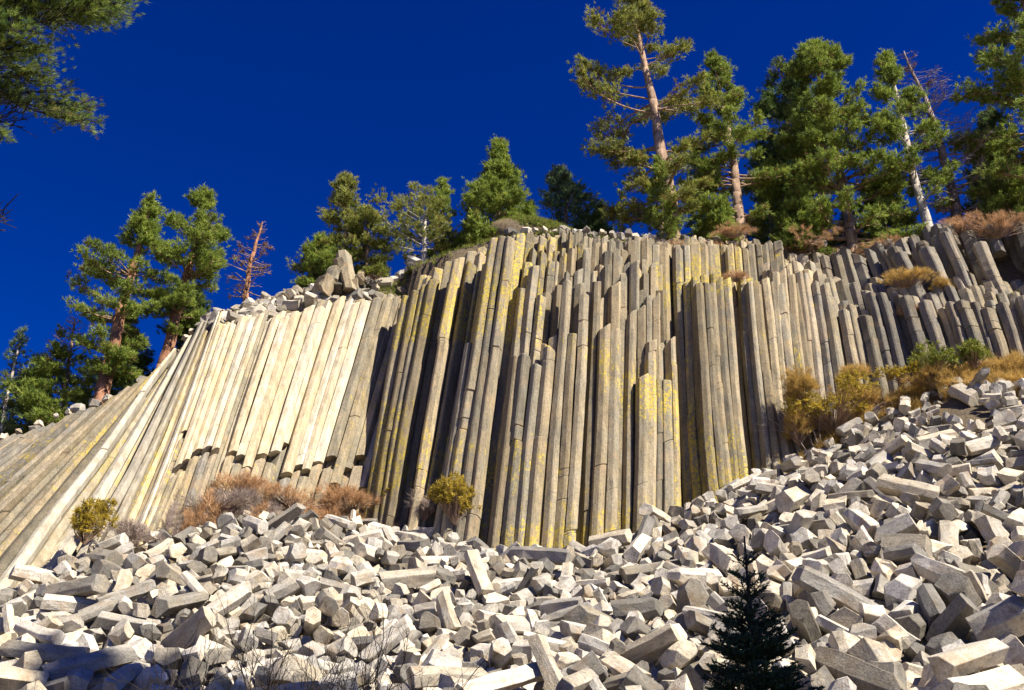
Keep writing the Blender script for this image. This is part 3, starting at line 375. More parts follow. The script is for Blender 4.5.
31,102,1201,3263,855,-156,607,-197,22,52,-626,3012,536,-442,789,-285,9,92,-973,3307,742,-269,885,-251,53,81,-671,2826,465,-849,-335,-337,40,97,1025,2804,554,-173,-589,778,39,73,-832,2983,560,357,-239,-839,
0,40,-1358,2735,407,282,632,326,52,68,-1201,3424,774,-121,909,-331,21,89,917,3537,889,-343,-10,381,53,87,-569,3176,591,718,-378,-8,18,67,1052,2646,534,-758,375,-270,52,79,-796,3311,721,390,-116,-436,
46,83,-1097,2486,268,502,-203,-562,4,74,788,3771,983,274,-280,-887,53,65,78,2904,445,350,-855,323,4,95,-1193,2413,265,-354,-350,-107,20,58,-363,2813,406,52,-488,-678,31,98,-419,3452,699,131,-516,-410,
21,80,-1216,3001,535,-218,938,-60,20,68,-569,2956,520,-480,-474,649,0,43,870,3626,950,228,445,-702,53,85,396,3273,648,744,-206,-311,31,76,-702,3596,826,-284,179,896,10,57,875,3297,802,-390,-392,261,
52,76,50,2862,441,495,-72,140,31,52,-1523,3160,582,476,59,673,37,57,-1103,2365,245,701,146,123,36,63,-1138,2859,489,-492,-749,384,48,91,138,3191,579,-204,-243,-780,34,80,424,2524,328,723,512,72,
29,41,-1113,3562,861,543,-825,107,18,44,1951,3650,1375,-11,289,-945,53,68,-248,3063,546,-212,110,-736,29,53,753,3265,761,-509,181,840,34,81,1652,4033,1478,378,-129,-621,12,66,436,2702,392,478,-781,394,
19,45,-751,3646,861,402,718,503,11,60,874,3435,839,-233,886,-88,55,85,1156,2472,409,722,-237,352,20,66,-1029,3187,668,-450,-152,-860,22,40,-429,2383,236,503,566,269,38,86,1395,3418,1045,698,599,369,
27,101,1085,2528,459,-455,-833,110,34,49,-621,2896,496,-371,250,-793,32,39,-885,2581,355,309,48,657,12,65,-390,3677,836,639,-408,-625,7,102,1007,2475,405,215,-684,-208,14,78,797,3596,902,-195,-874,-424,
51,66,393,3585,785,574,-371,-200,23,48,-404,3364,705,686,556,-80,31,42,-938,2670,407,455,-605,528,34,86,1036,2954,668,-447,-109,199,48,77,-265,2896,469,-16,-602,713,53,56,-603,3114,609,-230,429,-275,
55,46,-709,2246,189,-831,-531,56,33,76,-828,2404,263,884,311,290,21,82,63,2422,278,866,-219,319,4,60,-915,2517,317,-534,322,109,12,51,-569,2574,319,833,265,-483,49,47,-1503,3087,551,-750,455,476,
24,85,-73,2605,359,-27,233,-213,49,72,1396,3131,910,-381,237,-885,46,54,59,2699,367,403,-849,117,7,83,1155,4033,1244,280,491,-629,24,53,-249,2568,362,408,291,-400,21,42,-411,3182,586,-314,-590,64,
9,57,1656,3537,1204,640,536,397,15,43,1344,3226,939,13,-882,-459,46,40,284,3439,734,-534,753,370,9,44,-633,2247,211,-708,381,-591,34,59,-308,2534,311,744,-222,-412,53,51,-378,3044,523,908,-44,83,
36,65,-1033,2706,424,-523,-536,-231,49,91,-263,3165,578,-442,161,-241,49,95,398,2805,421,-519,-839,-66,48,93,-105,2823,410,-410,-393,721,39,97,-156,2606,312,191,828,-522,35,67,-780,3646,851,-749,434,-184,
1,97,-185,3666,784,36,318,339,13,85,-737,2533,300,306,122,-262,29,67,-963,2783,438,-228,902,-165,25,74,1612,3371,1077,397,875,-108,4,39,1580,4068,1457,-158,726,541,1,116,807,2652,416,-541,-37,753,
15,42,-1064,3172,648,150,228,-756,36,67,853,3553,873,-186,479,294,51,49,1684,3484,1176,-35,250,953,27,64,-720,2768,424,606,-673,-421,34,76,-999,2678,359,584,-542,381,4,95,95,3067,500,616,378,689,
27,82,1208,3127,774,762,386,-504,27,100,294,2292,183,-287,-15,-595,48,88,595,3497,770,-388,-536,152,1,48,-853,2923,536,-243,293,858,55,73,-783,3588,851,-164,693,-697,3,71,-585,3290,667,-155,481,-799,
53,74,1198,3181,802,-835,-399,359,37,93,-768,2818,456,-343,842,413,1,68,-447,3733,861,310,-799,-197,48,81,1221,2511,423,-44,-106,-539,53,94,-576,3896,917,30,-949,-280,40,45,1633,3887,1390,562,-501,625,
31,63,410,2250,235,465,-139,-382,53,78,-112,2473,251,-658,-602,-430,21,70,-919,3399,797,434,306,497,30,105,555,2324,256,599,-794,-63,19,51,1630,4095,1498,46,297,-441,20,85,-216,2731,363,324,691,-167,
55,71,966,3388,858,723,-342,-175,14,90,-460,2814,409,-604,424,-394,51,82,-822,3722,904,411,-353,807,55,79,1752,3414,1151,-404,636,433,26,65,-237,3195,612,-940,-50,146,31,90,-749,3710,895,-880,88,-306,
42,89,-727,4047,1001,169,554,459,10,87,526,2615,408,-360,164,217,21,48,-1205,3302,707,171,245,491,4,89,341,2794,461,335,580,605,4,79,486,2365,268,-24,-10,727,34,95,944,3865,1087,-537,-837,-97,
33,89,80,3317,662,925,243,90,1,74,-1007,2799,444,-276,151,692,32,53,-1206,2873,481,252,-27,-891,14,87,1385,3826,1241,254,483,345,36,42,400,2837,473,-829,-460,313,46,89,276,3283,636,-475,137,199,
6,79,439,2301,230,885,-323,-316,55,47,1095,3651,1055,-832,-254,490,54,48,263,3554,744,-278,-306,-756,27,49,-1083,2419,257,543,718,119,24,76,613,3424,773,-516,363,-766,47,84,485,2157,167,-854,-146,360,
4,39,1178,3790,1155,646,236,-483,51,82,1126,3588,1027,123,212,-409,36,63,-289,3771,853,827,-55,-94,9,96,-1061,2673,383,37,191,91,25,77,1637,3727,1304,268,-50,535,47,79,-1024,2853,480,154,833,-341,
50,81,720,3119,663,-115,442,-857,50,48,1583,4117,1483,-596,-642,-143,37,92,-1538,2876,505,191,-82,-835,4,93,-509,3401,724,-74,-760,388,12,69,278,2802,417,-635,181,-613,6,74,1351,3141,893,965,-204,144,
14,82,957,2789,543,635,-574,-515,7,46,-130,3105,569,-367,540,273,21,69,301,2751,437,-352,-555,686,29,68,637,2955,555,339,-126,-705,35,47,-839,3283,756,-90,1,-329,33,76,1230,3646,1108,625,323,672,
36,41,1098,3912,1161,87,-677,501,6,67,-156,3237,639,-527,-763,23,54,62,502,2988,582,244,582,441,34,83,282,2884,454,-96,461,490,27,86,404,3630,822,17,312,325,34,67,1188,3539,1020,201,-733,-493,
27,47,-164,3682,817,-487,366,-252,9,83,-1458,3033,511,-351,-505,-764,9,74,1129,3266,885,24,428,902,12,41,-949,2695,420,-1,942,-215,41,52,-393,2533,277,212,910,225,49,75,-1331,3101,593,423,788,-261,
1,59,89,2761,417,-810,207,336,48,48,-146,2563,322,-815,-109,-566,47,79,-1189,2944,509,619,597,124,31,39,-504,3083,571,486,-238,-573,21,80,2,2156,186,696,-74,-564,55,53,-1134,2403,269,309,821,-289,
27,98,1946,3519,1301,-93,-207,-34,32,50,1242,2941,674,-169,-538,709,30,60,1421,3173,906,-187,-253,945,33,80,-948,3134,653,-568,-722,86,1,71,-891,2808,456,-912,291,119,44,76,-352,3626,798,-117,-492,839,
16,114,949,1992,139,-795,-326,-28,31,75,-132,3373,683,581,483,-587,17,76,634,3272,714,-169,-228,789,47,77,1055,3673,1057,-417,298,128,38,97,293,2219,182,-52,-575,16,28,88,1222,2404,427,-390,-442,282,
30,59,-1258,2828,468,670,437,521,15,74,607,2398,334,217,169,698,24,73,1783,3320,1137,148,-45,633,40,94,1147,3695,1101,-204,383,871,40,102,518,2899,542,323,-286,116,24,85,-184,2846,456,-487,-460,674,
40,50,1723,2927,779,-292,338,-260,15,101,2032,3385,1202,-534,703,454,4,81,2236,3599,1429,158,-822,539,8,59,1685,2928,844,473,-598,-536,32,92,1276,2191,195,190,-239,-695,20,130,1904,3009,905,-526,-109,512,
30,74,-1518,2575,320,60,22,318,30,68,1540,2519,470,-505,700,-110,27,109,1622,2940,840,834,-527,78,54,77,1547,2852,693,-546,688,257,7,79,1818,2924,805,-228,-828,-259,10,102,2000,3174,1056,0,958,-124,
41,95,1666,2793,694,-241,-392,-247,49,64,2033,3625,1383,347,-844,-307,22,47,1954,3155,995,-504,-787,15,49,75,1861,3360,1152,112,-527,555,23,89,1907,3215,1084,-725,677,78,25,98,1763,2937,796,-407,833,291,
49,68,2125,3584,1393,-655,-431,-611,20,122,1403,2557,459,-277,261,-686,53,58,1565,2918,742,-9,881,233,25,106,1691,2956,807,-244,-902,84,41,104,1597,2854,725,-306,161,63,53,117,1568,2689,575,-2,62,-995,
48,85,1953,3413,1215,-30,-604,-774,9,144,1622,2590,507,-144,174,-793,29,79,1742,2985,836,-98,589,-589,7,66,1947,3241,1134,199,662,-721,42,71,1915,3181,1024,-519,-472,-185,14,113,1537,2758,628,546,-345,291,
27,95,-1282,2529,301,-436,149,-12,33,60,2077,3304,1219,-313,-896,-250,7,95,1568,2638,516,278,-187,-927,54,84,1626,3010,865,503,-134,-165,13,122,1139,2028,200,-318,78,-942,44,73,1712,2660,649,-477,-861,-155,
0,85,1650,2590,609,367,-928,9,43,46,-1243,2192,178,892,250,-339,49,97,-1120,2143,162,253,-886,-328,15,78,-1635,2744,390,445,-483,-138,14,84,-1280,2349,239,605,694,-97,33,97,1183,2338,345,78,-993,49,
13,76,1344,2558,488,-673,-43,-276,41,82,402,2600,356,438,554,80,36,95,1482,2723,644,108,398,-198,22,64,1146,2861,652,-513,-402,192,12,107,1598,2778,670,514,-776,-150,2,83,-1345,2332,236,-391,256,-521,
34,69,-1363,2694,403,808,-500,75,28,52,-1477,2716,420,-718,260,142,30,81,1752,2923,872,70,-850,-361,29,84,2139,3364,1279,305,9,-142,21,76,-775,2672,383,121,898,-65,52,96,-1383,2568,345,631,-319,-539,
2,81,-1378,2463,320,317,136,531,12,115,1460,2531,445,-647,539,371,41,114,1362,2454,479,448,-710,-524,18,50,-1706,2865,426,900,-132,408,47,120,1545,2438,415,-228,-605,-8,1,94,-1510,2671,388,224,913,3,
11,97,1966,3403,1264,-572,-706,-183,15,76,-1300,2457,299,950,72,32,41,69,2083,3592,1366,675,-91,-134,31,95,1477,2376,376,-820,220,-414,47,82,-1504,2524,317,62,-497,-769,33,102,1235,2142,237,344,-367,281,
10,95,1079,2184,220,393,-321,-410,7,79,-1477,2779,431,-883,-205,-383,3,124,1175,1886,119,-670,227,94,53,87,1644,3042,895,6,993,34,48,79,-1428,2676,377,387,741,462,41,87,2009,3226,1142,-901,-342,-247,
42,109,1317,2486,417,0,-332,77,24,89,1954,3455,1253,-963,-3,-54,20,97,1490,2496,460,806,-203,-554,18,75,2033,3423,1279,530,207,426,7,90,1450,2445,403,131,498,-359,1,103,1748,3054,958,366,845,-85,
29,82,1729,2770,656,-376,713,-128,54,86,-1218,2241,191,-199,-912,75,38,102,1682,2738,614,-355,674,-226,4,54,1910,3113,965,-341,-824,-426,50,77,-1373,2487,276,327,193,-868,4,42,2075,3417,1272,-301,480,442,
20,115,1589,2545,467,-397,238,-660,9,100,1495,2451,429,-469,-145,-805,13,83,-1667,2987,507,-152,969,-148,33,63,1673,2895,874,-795,-459,121,4,71,-1439,2329,256,542,149,-714,38,65,1872,3262,1134,-488,420,-759,
22,69,2070,3646,1436,827,294,220,31,51,1725,2958,864,327,-917,120,27,75,1392,2479,425,-246,222,907,24,93,588,2978,567,328,764,-2,55,41,2141,3575,1360,647,-715,-65,31,93,194,2524,315,-185,-606,205,
16,91,1530,2700,671,66,-324,455,8,87,-1263,2111,189,-622,412,-98,15,68,1196,2124,292,828,45,-481,46,75,-1664,2789,417,-859,-113,179,5,93,1859,3181,1104,-873,-291,-182,52,106,1046,2004,190,56,535,-414,
8,52,1472,2305,359,-869,373,313,24,88,1876,3142,990,206,-510,-211,7,76,-1756,2914,462,-367,-553,514,12,94,-1397,2677,407,40,-69,-543,41,124,1281,2058,212,-714,584,-354,23,54,-1378,2322,266,-634,262,-336,
40,93,1376,2425,406,384,253,-820,4,88,1772,3145,1017,580,-642,-14,29,95,-1350,2378,327,-626,-341,-694,49,90,-1273,2293,215,-466,-714,-502,42,108,1406,2323,355,-492,-264,117,17,94,1348,2296,324,640,-416,-346,
11,76,-1102,2152,206,-890,338,38,9,89,-1309,2400,263,-473,550,-380,14,84,-1199,2342,228,44,592,680,49,73,1645,2666,548,-17,607,-236,19,97,1630,2575,566,-598,-353,374,7,109,1860,2909,842,510,-788,-279,
31,107,1709,3013,896,-609,678,-323,54,85,2141,3420,1327,-17,175,-650,53,86,1594,2882,776,612,566,-23,12,77,-1268,2213,206,369,-248,-32,15,80,1493,2553,529,-363,923,122,36,96,1734,2755,741,-321,-248,165,
16,80,-1234,2323,253,469,340,710,14,68,-1316,2487,327,605,423,665,38,75,1286,2007,162,-316,-694,-564,33,75,1821,3113,1027,869,293,284,34,65,1970,3115,1003,151,-986,12,4,89,1203,2073,221,886,-178,-206,
50,98,-1466,2493,328,-727,638,-137,51,76,1472,2760,680,791,-422,-32,32,55,-1449,2607,385,655,560,287,21,56,-1219,2435,304,-58,686,-648,27,80,-1271,2410,292,263,-868,334,48,111,1738,2824,714,-367,828,281,
3,85,-1438,2378,277,-228,-143,-51,10,123,1144,2127,277,-762,646,-24,26,57,1336,2254,292,85,77,-377,53,70,128,2938,480,-66,523,331,10,60,1848,2963,871,-291,169,-853,36,103,1779,3005,917,-2,217,925,
4,101,1450,2265,316,965,-13,186,48,99,1647,2901,757,810,373,-36,32,44,-1566,2774,433,-464,-730,-372,9,123,1260,2052,155,327,563,574,48,77,-1193,2276,199,304,849,420,31,94,1412,2716,603,-373,456,698,
48,93,1585,2724,644,-401,-316,558,54,72,1260,2294,377,243,-876,316,48,43,-1681,2938,455,68,193,921,12,96,1561,2656,642,-420,800,-83,46,73,1721,3097,934,-70,61,924,53,97,1510,2635,552,470,-708,-517,
52,96,-1740,3038,495,117,448,-867,55,137,1085,2049,159,645,-312,-523,14,66,2040,3475,1332,738,619,232,27,54,-29,2502,314,724,-66,-110,11,73,-1436,2265,213,-340,831,-140,25,116,1302,2121,235,-219,-377,-835,
7,95,-1525,2796,447,481,421,-758,34,93,2214,3660,1460,728,529,382,42,64,-533,2795,444,-374,381,-685,34,67,1206,1982,168,163,889,339,48,65,1410,2458,398,-592,-760,18,15,64,-1605,2657,360,-336,917,-169,
24,73,-1748,3066,535,132,-335,-929,33,70,-1191,2120,180,581,120,-283,29,60,1677,3081,943,-924,-55,-304,7,84,-1328,2131,181,-929,68,266,42,70,2030,3202,1118,540,561,-596,31,106,1618,2658,623,517,-13,482,
49,74,-1477,2566,349,-445,457,-695,42,51,1693,2915,769,-52,-887,357,31,58,2072,3637,1400,389,-380,703,14,63,-1443,2731,433,-272,-75,-574,27,51,1166,2287,345,522,762,223,27,95,1385,2289,285,-726,613,-86,
22,49,1519,2848,710,184,504,647,21,109,1425,2579,524,32,-851,-300,51,49,1707,2783,724,-888,123,386,19,57,1274,2217,261,-435,-817,-344,42,57,-1398,2730,426,-353,757,23,36,116,1459,2678,585,-190,-247,-872,
1,98,-1332,2568,356,-520,-571,-547,46,69,-1361,2218,185,767,-506,319,48,83,442,3243,650,144,304,897,1,66,1882,3232,1175,758,554,143,4,82,1309,2286,358,-235,-508,538,24,59,1084,2122,249,-291,-433,850,
4,65,-1555,2642,368,408,807,-108,31,100,1329,2169,246,-210,-260,-187,
]
# where the 300 largest show in the picture
SEEN = [
967,658,855,670,998,619,91,660,829,588,504,678,651,644,953,618,988,679,438,674,190,629,39,649,293,670,906,487,772,637,
387,639,955,587,80,586,544,659,804,620,177,602,637,607,408,576,18,676,723,559,900,588,540,553,678,654,757,671,477,573,
64,602,929,602,931,567,39,632,691,594,871,652,1003,559,229,599,122,676,792,497,446,611,907,540,120,620,896,527,752,656,
689,574,499,653,901,552,99,608,576,679,168,658,149,677,697,676,786,671,132,590,860,520,339,681,758,612,990,527,639,679,
583,614,913,624,588,665,192,668,342,647,27,572,821,601,283,588,942,509,639,570,618,664,805,657,696,622,799,521,841,640,
844,617,982,444,806,682,636,547,1012,649,895,637,947,532,963,393,726,676,732,612,441,659,721,643,592,644,633,627,558,604,
933,467,612,536,120,632,939,642,79,677,326,603,286,515,773,544,311,620,168,573,711,660,514,622,883,568,106,555,217,655,
869,612,905,609,291,685,988,476,29,660,890,626,283,617,892,668,771,601,428,622,860,568,661,586,465,636,308,585,252,612,
362,577,777,570,571,628,246,640,8,619,366,552,295,553,802,536,70,622,505,632,103,567,864,586,912,672,263,676,853,494,
894,445,749,510,338,618,1013,519,311,649,725,627,863,630,340,563,870,551,947,484,928,677,1004,418,928,527,1009,475,565,658,
816,525,706,612,654,512,254,523,539,582,133,562,207,555,739,638,265,635,316,600,113,541,366,677,831,545,564,584,236,575,
122,579,860,538,521,648,957,446,149,631,739,532,322,634,383,664,878,508,827,624,976,584,243,682,816,564,414,543,723,538,
327,535,961,552,838,567,990,459,58,683,851,485,192,582,726,587,993,512,140,646,269,604,842,683,159,548,879,586,400,672,
405,655,608,547,613,681,562,612,917,449,222,678,479,650,816,553,448,680,341,521,175,550,378,611,205,643,444,575,834,502,
87,641,974,551,125,605,250,542,646,525,907,471,333,584,906,570,256,554,98,677,363,640,1017,583,364,535,763,565,680,683,
919,510,437,642,934,435,424,608,847,426,183,534,547,640,790,464,50,622,964,480,877,488,168,590,767,487,696,542,875,470,
594,582,483,636,290,643,969,567,218,635,752,570,757,541,768,684,1014,462,192,652,956,469,521,594,668,602,937,445,913,650,
839,521,878,458,712,581,741,481,541,626,281,530,140,609,979,376,810,476,350,591,818,501,496,598,519,569,1000,496,617,645,
219,573,895,508,939,547,393,611,366,611,195,566,389,557,207,624,728,521,258,576,603,634,172,677,977,499,226,551,432,558,
250,668,908,498,840,536,713,600,96,634,400,589,846,471,947,556,904,403,665,674,319,662,407,640,528,577,843,579,234,650,
]

# ---------------------------------------------------------------- materials
def new_mat(name, rough=0.85):
    m = bpy.data.materials.new(name); m.use_nodes = True
    n = m.node_tree; b = n.nodes["Principled BSDF"]
    b.inputs['Roughness'].default_value = rough
    b.inputs['Specular IOR Level'].default_value = 0.25
    return m, n, b
def node(n, typ, **kw):
    x = n.nodes.new(typ)
    for k, v in kw.items(): setattr(x, k, v)
    return x
def mixc(n, fac, a, b, mode='MIX'):
    m = node(n, 'ShaderNodeMix', data_type='RGBA', blend_type=mode)
    for s_, v in ((0, fac), (6, a), (7, b)):
        if hasattr(v, 'is_linked'): n.links.new(v, m.inputs[s_])
        elif s_ == 0: m.inputs[0].default_value = v
        else: m.inputs[s_].default_value = (*v, 1)
    return m.outputs[2]
def mapr(n, v, a, b, c, d):
    m = node(n, 'ShaderNodeMapRange')
    n.links.new(v, m.inputs[0])
    for i, q in enumerate((a, b, c, d)): m.inputs[i + 1].default_value = q
    return m.outputs[0]
def mth(n, op, a, b):
    m = node(n, 'ShaderNodeMath', operation=op)
    for i, v in enumerate((a, b)):
        if hasattr(v, 'is_linked'): n.links.new(v, m.inputs[i])
        else: m.inputs[i].default_value = v
    return m.outputs[0]
def tex_noise(n, co, scale, detail=4, rough=.6, mul=None, off=None):
    v = co
    if mul or off is not None:
        mp = node(n, 'ShaderNodeMapping')
        n.links.new(co, mp.inputs[0])
        if mul: mp.inputs['Scale'].default_value = mul
        if off is not None: n.links.new(off, mp.inputs['Location'])
        v = mp.outputs[0]
    t = node(n, 'ShaderNodeTexNoise')
    n.links.new(v, t.inputs['Vector'])
    t.inputs['Scale'].default_value = scale; t.inputs['Detail'].default_value = detail; t.inputs['Roughness'].default_value = rough
    return t.outputs[0]

def rock_material(name, cool, warm, lichen=(0.62, 0.47, 0.045), along='POS', bump=.05, speck=.35, stain=.4):
    """basalt: tint.r = tone, tint.g = tan weathering, tint.b = yellow lichen cover"""
    m, n, b = new_mat(name, .92)
    at_ = node(n, 'ShaderNodeAttribute', attribute_name='tint')
    sp = node(n, 'ShaderNodeSeparateColor'); n.links.new(at_.outputs['Color'], sp.inputs[0])
    if along == 'POS':
        co = node(n, 'ShaderNodeNewGeometry').outputs['Position']; off = None; st = (1, 1, .16)
    else:
        co = node(n, 'ShaderNodeTexCoord').outputs['Object']; st = (.35, 1, 1)
        oi = node(n, 'ShaderNodeObjectInfo'); off = mth(n, 'MULTIPLY', oi.outputs['Random'], 50.0)
    streak = tex_noise(n, co, 3.2, 6, .65, st, off)
    blot = tex_noise(n, co, 1.1, 5, .65, None, off) if off is None else tex_noise(n, co, 2.0, 5, .65, (1, 1, 1), off)
    fine = tex_noise(n, co, 22, 5, .7, (1, 1, .5) if off is None else (1, 1, 1), off)
    wf = mth(n, 'ADD', sp.outputs[1], mapr(n, blot, .35, .68, -.45, .45))
    wf = mapr(n, wf, 0, 1, 0, 1)
    c = mixc(n, wf, cool, warm)
    c = mixc(n, 1.0, c, mixc(n, mapr(n, streak, .3, .72, 0, 1), (.62, .6, .57), (1.25, 1.22, 1.18)), 'MULTIPLY')
    c = mixc(n, 1.0, c, mixc(n, mapr(n, fine, .35, .65, 0, 1), (1 - speck, 1 - speck, 1 - speck), (1 + speck * .6,) * 3), 'MULTIPLY')
    li = tex_noise(n, co, 3.8, 7, .75, (1, 1, .45) if off is None else (1, 1, 1), off)
    lf = mapr(n, mth(n, 'ADD', li, mth(n, 'MULTIPLY', sp.outputs[2], .34)), .70, .76, 0, 1)
    lf = mth(n, 'MULTIPLY', lf, mapr(n, tex_noise(n, co, 9, 5, .85, None, off), .47, .55, 0, 1))
    lf = mth(n, 'MULTIPLY', lf, mapr(n, sp.outputs[2], 0, .15, 0, 1))
    c = mixc(n, lf, c, lichen)
    if stain:
        sn = tex_noise(n, co, 4.5, 6, .75, None if off is None else (1, 1, 1), off)
        c = mixc(n, mth(n, 'MULTIPLY', mapr(n, sn, .56, .66, 0, 1), stain), c, (.09, .08, .07))
        s2 = tex_noise(n, co, 1.7, 4, .6, None if off is None else (1, 1, 1), off)
        c = mixc(n, mth(n, 'MULTIPLY', mapr(n, s2, .55, .68, 0, 1), stain), c, (.42, .29, .17))
    tone = node(n, 'ShaderNodeCombineColor')
    tv = sp.outputs[0]
    if off is not None:
        tv = mth(n, 'MULTIPLY', tv, mapr(n, oi.outputs['Random'], 0, 1, .8, 1.15))
    for i in range(3): n.links.new(tv, tone.inputs[i])
    c = mixc(n, 1.0, c, tone.outputs[0], 'MULTIPLY')
    n.links.new(c, b.inputs['Base Color'])
    bp = node(n, 'ShaderNodeBump'); bp.inputs['Strength'].default_value = .9; bp.inputs['Distance'].default_value = bump
    hh = mth(n, 'ADD', mth(n, 'MULTIPLY', streak, .8), mth(n, 'MULTIPLY', fine, .35))
    n.links.new(hh, bp.inputs['Height']); n.links.new(bp.outputs[0], b.inputs['Normal'])
    return m
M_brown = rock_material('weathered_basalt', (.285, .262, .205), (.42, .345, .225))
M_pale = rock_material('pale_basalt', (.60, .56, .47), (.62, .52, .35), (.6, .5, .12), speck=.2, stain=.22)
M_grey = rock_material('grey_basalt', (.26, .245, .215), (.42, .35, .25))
M_block = rock_material('broken_basalt', (.56, .54, .505), (.68, .60, .465), along='OBJ', bump=.06, speck=.3, stain=.55)

def ground_material():
    m, n, b = new_mat('ground_earth', .95)
    co = node(n, 'ShaderNodeNewGeometry').outputs['Position']
    a_ = tex_noise(n, co, .5, 6, .7); f = tex_noise(n, co, 9, 6, .75)
    c = mixc(n, mapr(n, a_, .35, .65, 0, 1), (.16, .13, .095), (.26, .2, .12))
    c = mixc(n, 1.0, c, mixc(n, mapr(n, f, .35, .65, 0, 1), (.5, .5, .5), (1.3, 1.25, 1.2)), 'MULTIPLY')
    n.links.new(c, b.inputs['Base Color'])
    bp = node(n, 'ShaderNodeBump'); bp.inputs['Distance'].default_value = .12
    n.links.new(f, bp.inputs['Height']); n.links.new(bp.outputs[0], b.inputs['Normal'])
    return m
M_ground = ground_material()

# ---------------------------------------------------------------- helpers
def mesh_obj(name, V, F, mat, parent=None, tint=None, smooth=False):
    me = bpy.data.meshes.new(name)
    me.from_pydata([tuple(v) for v in V], [], F)
    mats = mat if isinstance(mat, (list, tuple)) else [mat]
    for q in mats: me.materials.append(q)
    if tint is not None:
        at_ = me.attributes.new('tint', 'FLOAT_COLOR', 'POINT')
        arr = np.ones((len(V), 4), np.float32); arr[:, :3] = tint
        at_.data.foreach_set('color', arr.ravel())
    if smooth: me.polygons.foreach_set('use_smooth', [True] * len(me.polygons))
    o = bpy.data.objects.new(name, me); COL.objects.link(o)
    if parent is not None:
        o.parent = parent
        o.matrix_parent_inverse = Matrix.Translation(-parent.location)
    return o
def tag(o, label=None, cat=None, group=None, kind=None):
    for k, v in (('label', label), ('category', cat), ('group', group), ('kind', kind)):
        if v: o[k] = v
    return o
def empty(name, loc, label=None, cat=None, group=None):
    o = bpy.data.objects.new(name, None); COL.objects.link(o); o.location = loc; o.empty_display_size = .3
    return tag(o, label, cat, group)

# ---------------------------------------------------------------- the ground
def build_ground():
    A = np.concatenate([np.linspace(-6, -.85, 14), np.linspace(-.8, .8, 201), np.linspace(.85, 6, 14)])
    Yv = np.concatenate([np.linspace(.6, 14, 12), np.linspace(14.4, 52, 150), np.linspace(53, 90, 30), np.linspace(100, 900, 20)])
    V = []; F = []
    for y in Yv:
        for a in A: V.append((a * y, y, ground_z(a * y, y)))
    n = len(A)
    for j in range(len(Yv) - 1):
        for i in range(n - 1): F.append((j * n + i, j * n + i + 1, (j + 1) * n + i + 1, (j + 1) * n + i))
    g = mesh_obj('ground', V, F, M_ground, smooth=True); tag(g, 'earth slope under the rocks and trees', kind='structure')
    f = mesh_obj('forest_floor', [(-900, -900, -1.63), (900, -900, -1.63), (900, 900, -1.63), (-900, 900, -1.63)], [(0, 1, 2, 3)], M_ground)
    tag(f, 'level ground around the viewpoint', kind='structure')
build_ground()

# ---------------------------------------------------------------- basalt column sections
def clip_poly(P, m, nrm):
    out = []
    for i in range(len(P)):
        p, q = P[i], P[(i + 1) % len(P)]
        dp = (p[0] - m[0]) * nrm[0] + (p[1] - m[1]) * nrm[1]; dq = (q[0] - m[0]) * nrm[0] + (q[1] - m[1]) * nrm[1]
        if dp <= 0: out.append(p)
        if dp * dq < 0:
            t = dp / (dp - dq); out.append((p[0] + (q[0] - p[0]) * t, p[1] + (q[1] - p[1]) * t))
    return out
class Sheet:
    """the surface the axes of a section's columns follow: guides from foot to top, laid left to right"""
    def __init__(s, guides, step=.12):
        NB = 13; s.NB = NB
        G = []
        for g in guides:
            p0, p1, p2 = (np.array(at(*q)) for q in g)
            row = []
            for i in range(NB + 5):
                b = i / (NB - 1)
                if b <= 1: row.append(p0 * (1 - b) * (1 - 2 * b) + p1 * 4 * b * (1 - b) + p2 * b * (2 * b - 1))
                else: row.append(row[NB - 1] + (row[NB - 1] - row[NB - 2]) * (i - NB + 1))
            G.append(row)
        G = np.array(G); mid = G[:, NB // 2]
        d = np.concatenate([[0], np.cumsum(np.linalg.norm(np.diff(mid, axis=0), axis=1))])
        s.L = d[-1]; n = int(s.L / step) + 2; s.n = n
        A = np.linspace(0, s.L, n); s.P = np.empty((n, NB + 5, 3))
        for k in range(NB + 5):
            for c in range(3): s.P[:, k, c] = np.interp(A, d, G[:, k, c])
        ker = int(.9 / step)
        P2 = s.P.copy()
        for i in range(n):
            h = min(ker, i, n - 1 - i)
            P2[i] = s.P[i - h:i + h + 1].mean(0)
        s.P = P2
        da = np.gradient(s.P, axis=0); db = np.gradient(s.P, axis=1)
        N = np.cross(db, da); N /= np.linalg.norm(N, axis=2, keepdims=True)
        N = np.repeat(N[:, 3:10].mean(1, keepdims=True), NB + 5, 1)
        N /= np.linalg.norm(N, axis=2, keepdims=True)
        s.N = N
        s.step = s.L / (n - 1)
    def pt(s, a, b, t):
        i = min(max(a / s.step, 0), s.n - 1.001); j = min(max(b * (s.NB - 1), -3.0), s.NB + 3.99)
        i0 = int(i); fi = i - i0
        j0 = max(0, int(math.floor(j))); fj = j - j0
        over = a - min(max(a, 0), s.L)
        P = s.P; N = s.N
        p = (P[i0, j0] * (1 - fi) + P[i0 + 1, j0] * fi) * (1 - fj) + (P[i0, j0 + 1] * (1 - fi) + P[i0 + 1, j0 + 1] * fi) * fj
        nn = N[i0, j0] * (1 - fi) + N[i0 + 1, j0] * fi
        p = p + nn * t
        if over: p = p + (P[i0 + 1, j0] - P[i0, j0]) / s.step * over
        return p
    def u_of(s, a): return px(s.pt(a, .55, 0))[0]
    def b_for_v(s, a, t, v):
        lo, hi = -.05, 1.45
        for _ in range(16):
            m = (lo + hi) / 2
            if px(s.pt(a, m, t))[1] > v: lo = m
            else: hi = m
        return (lo + hi) / 2

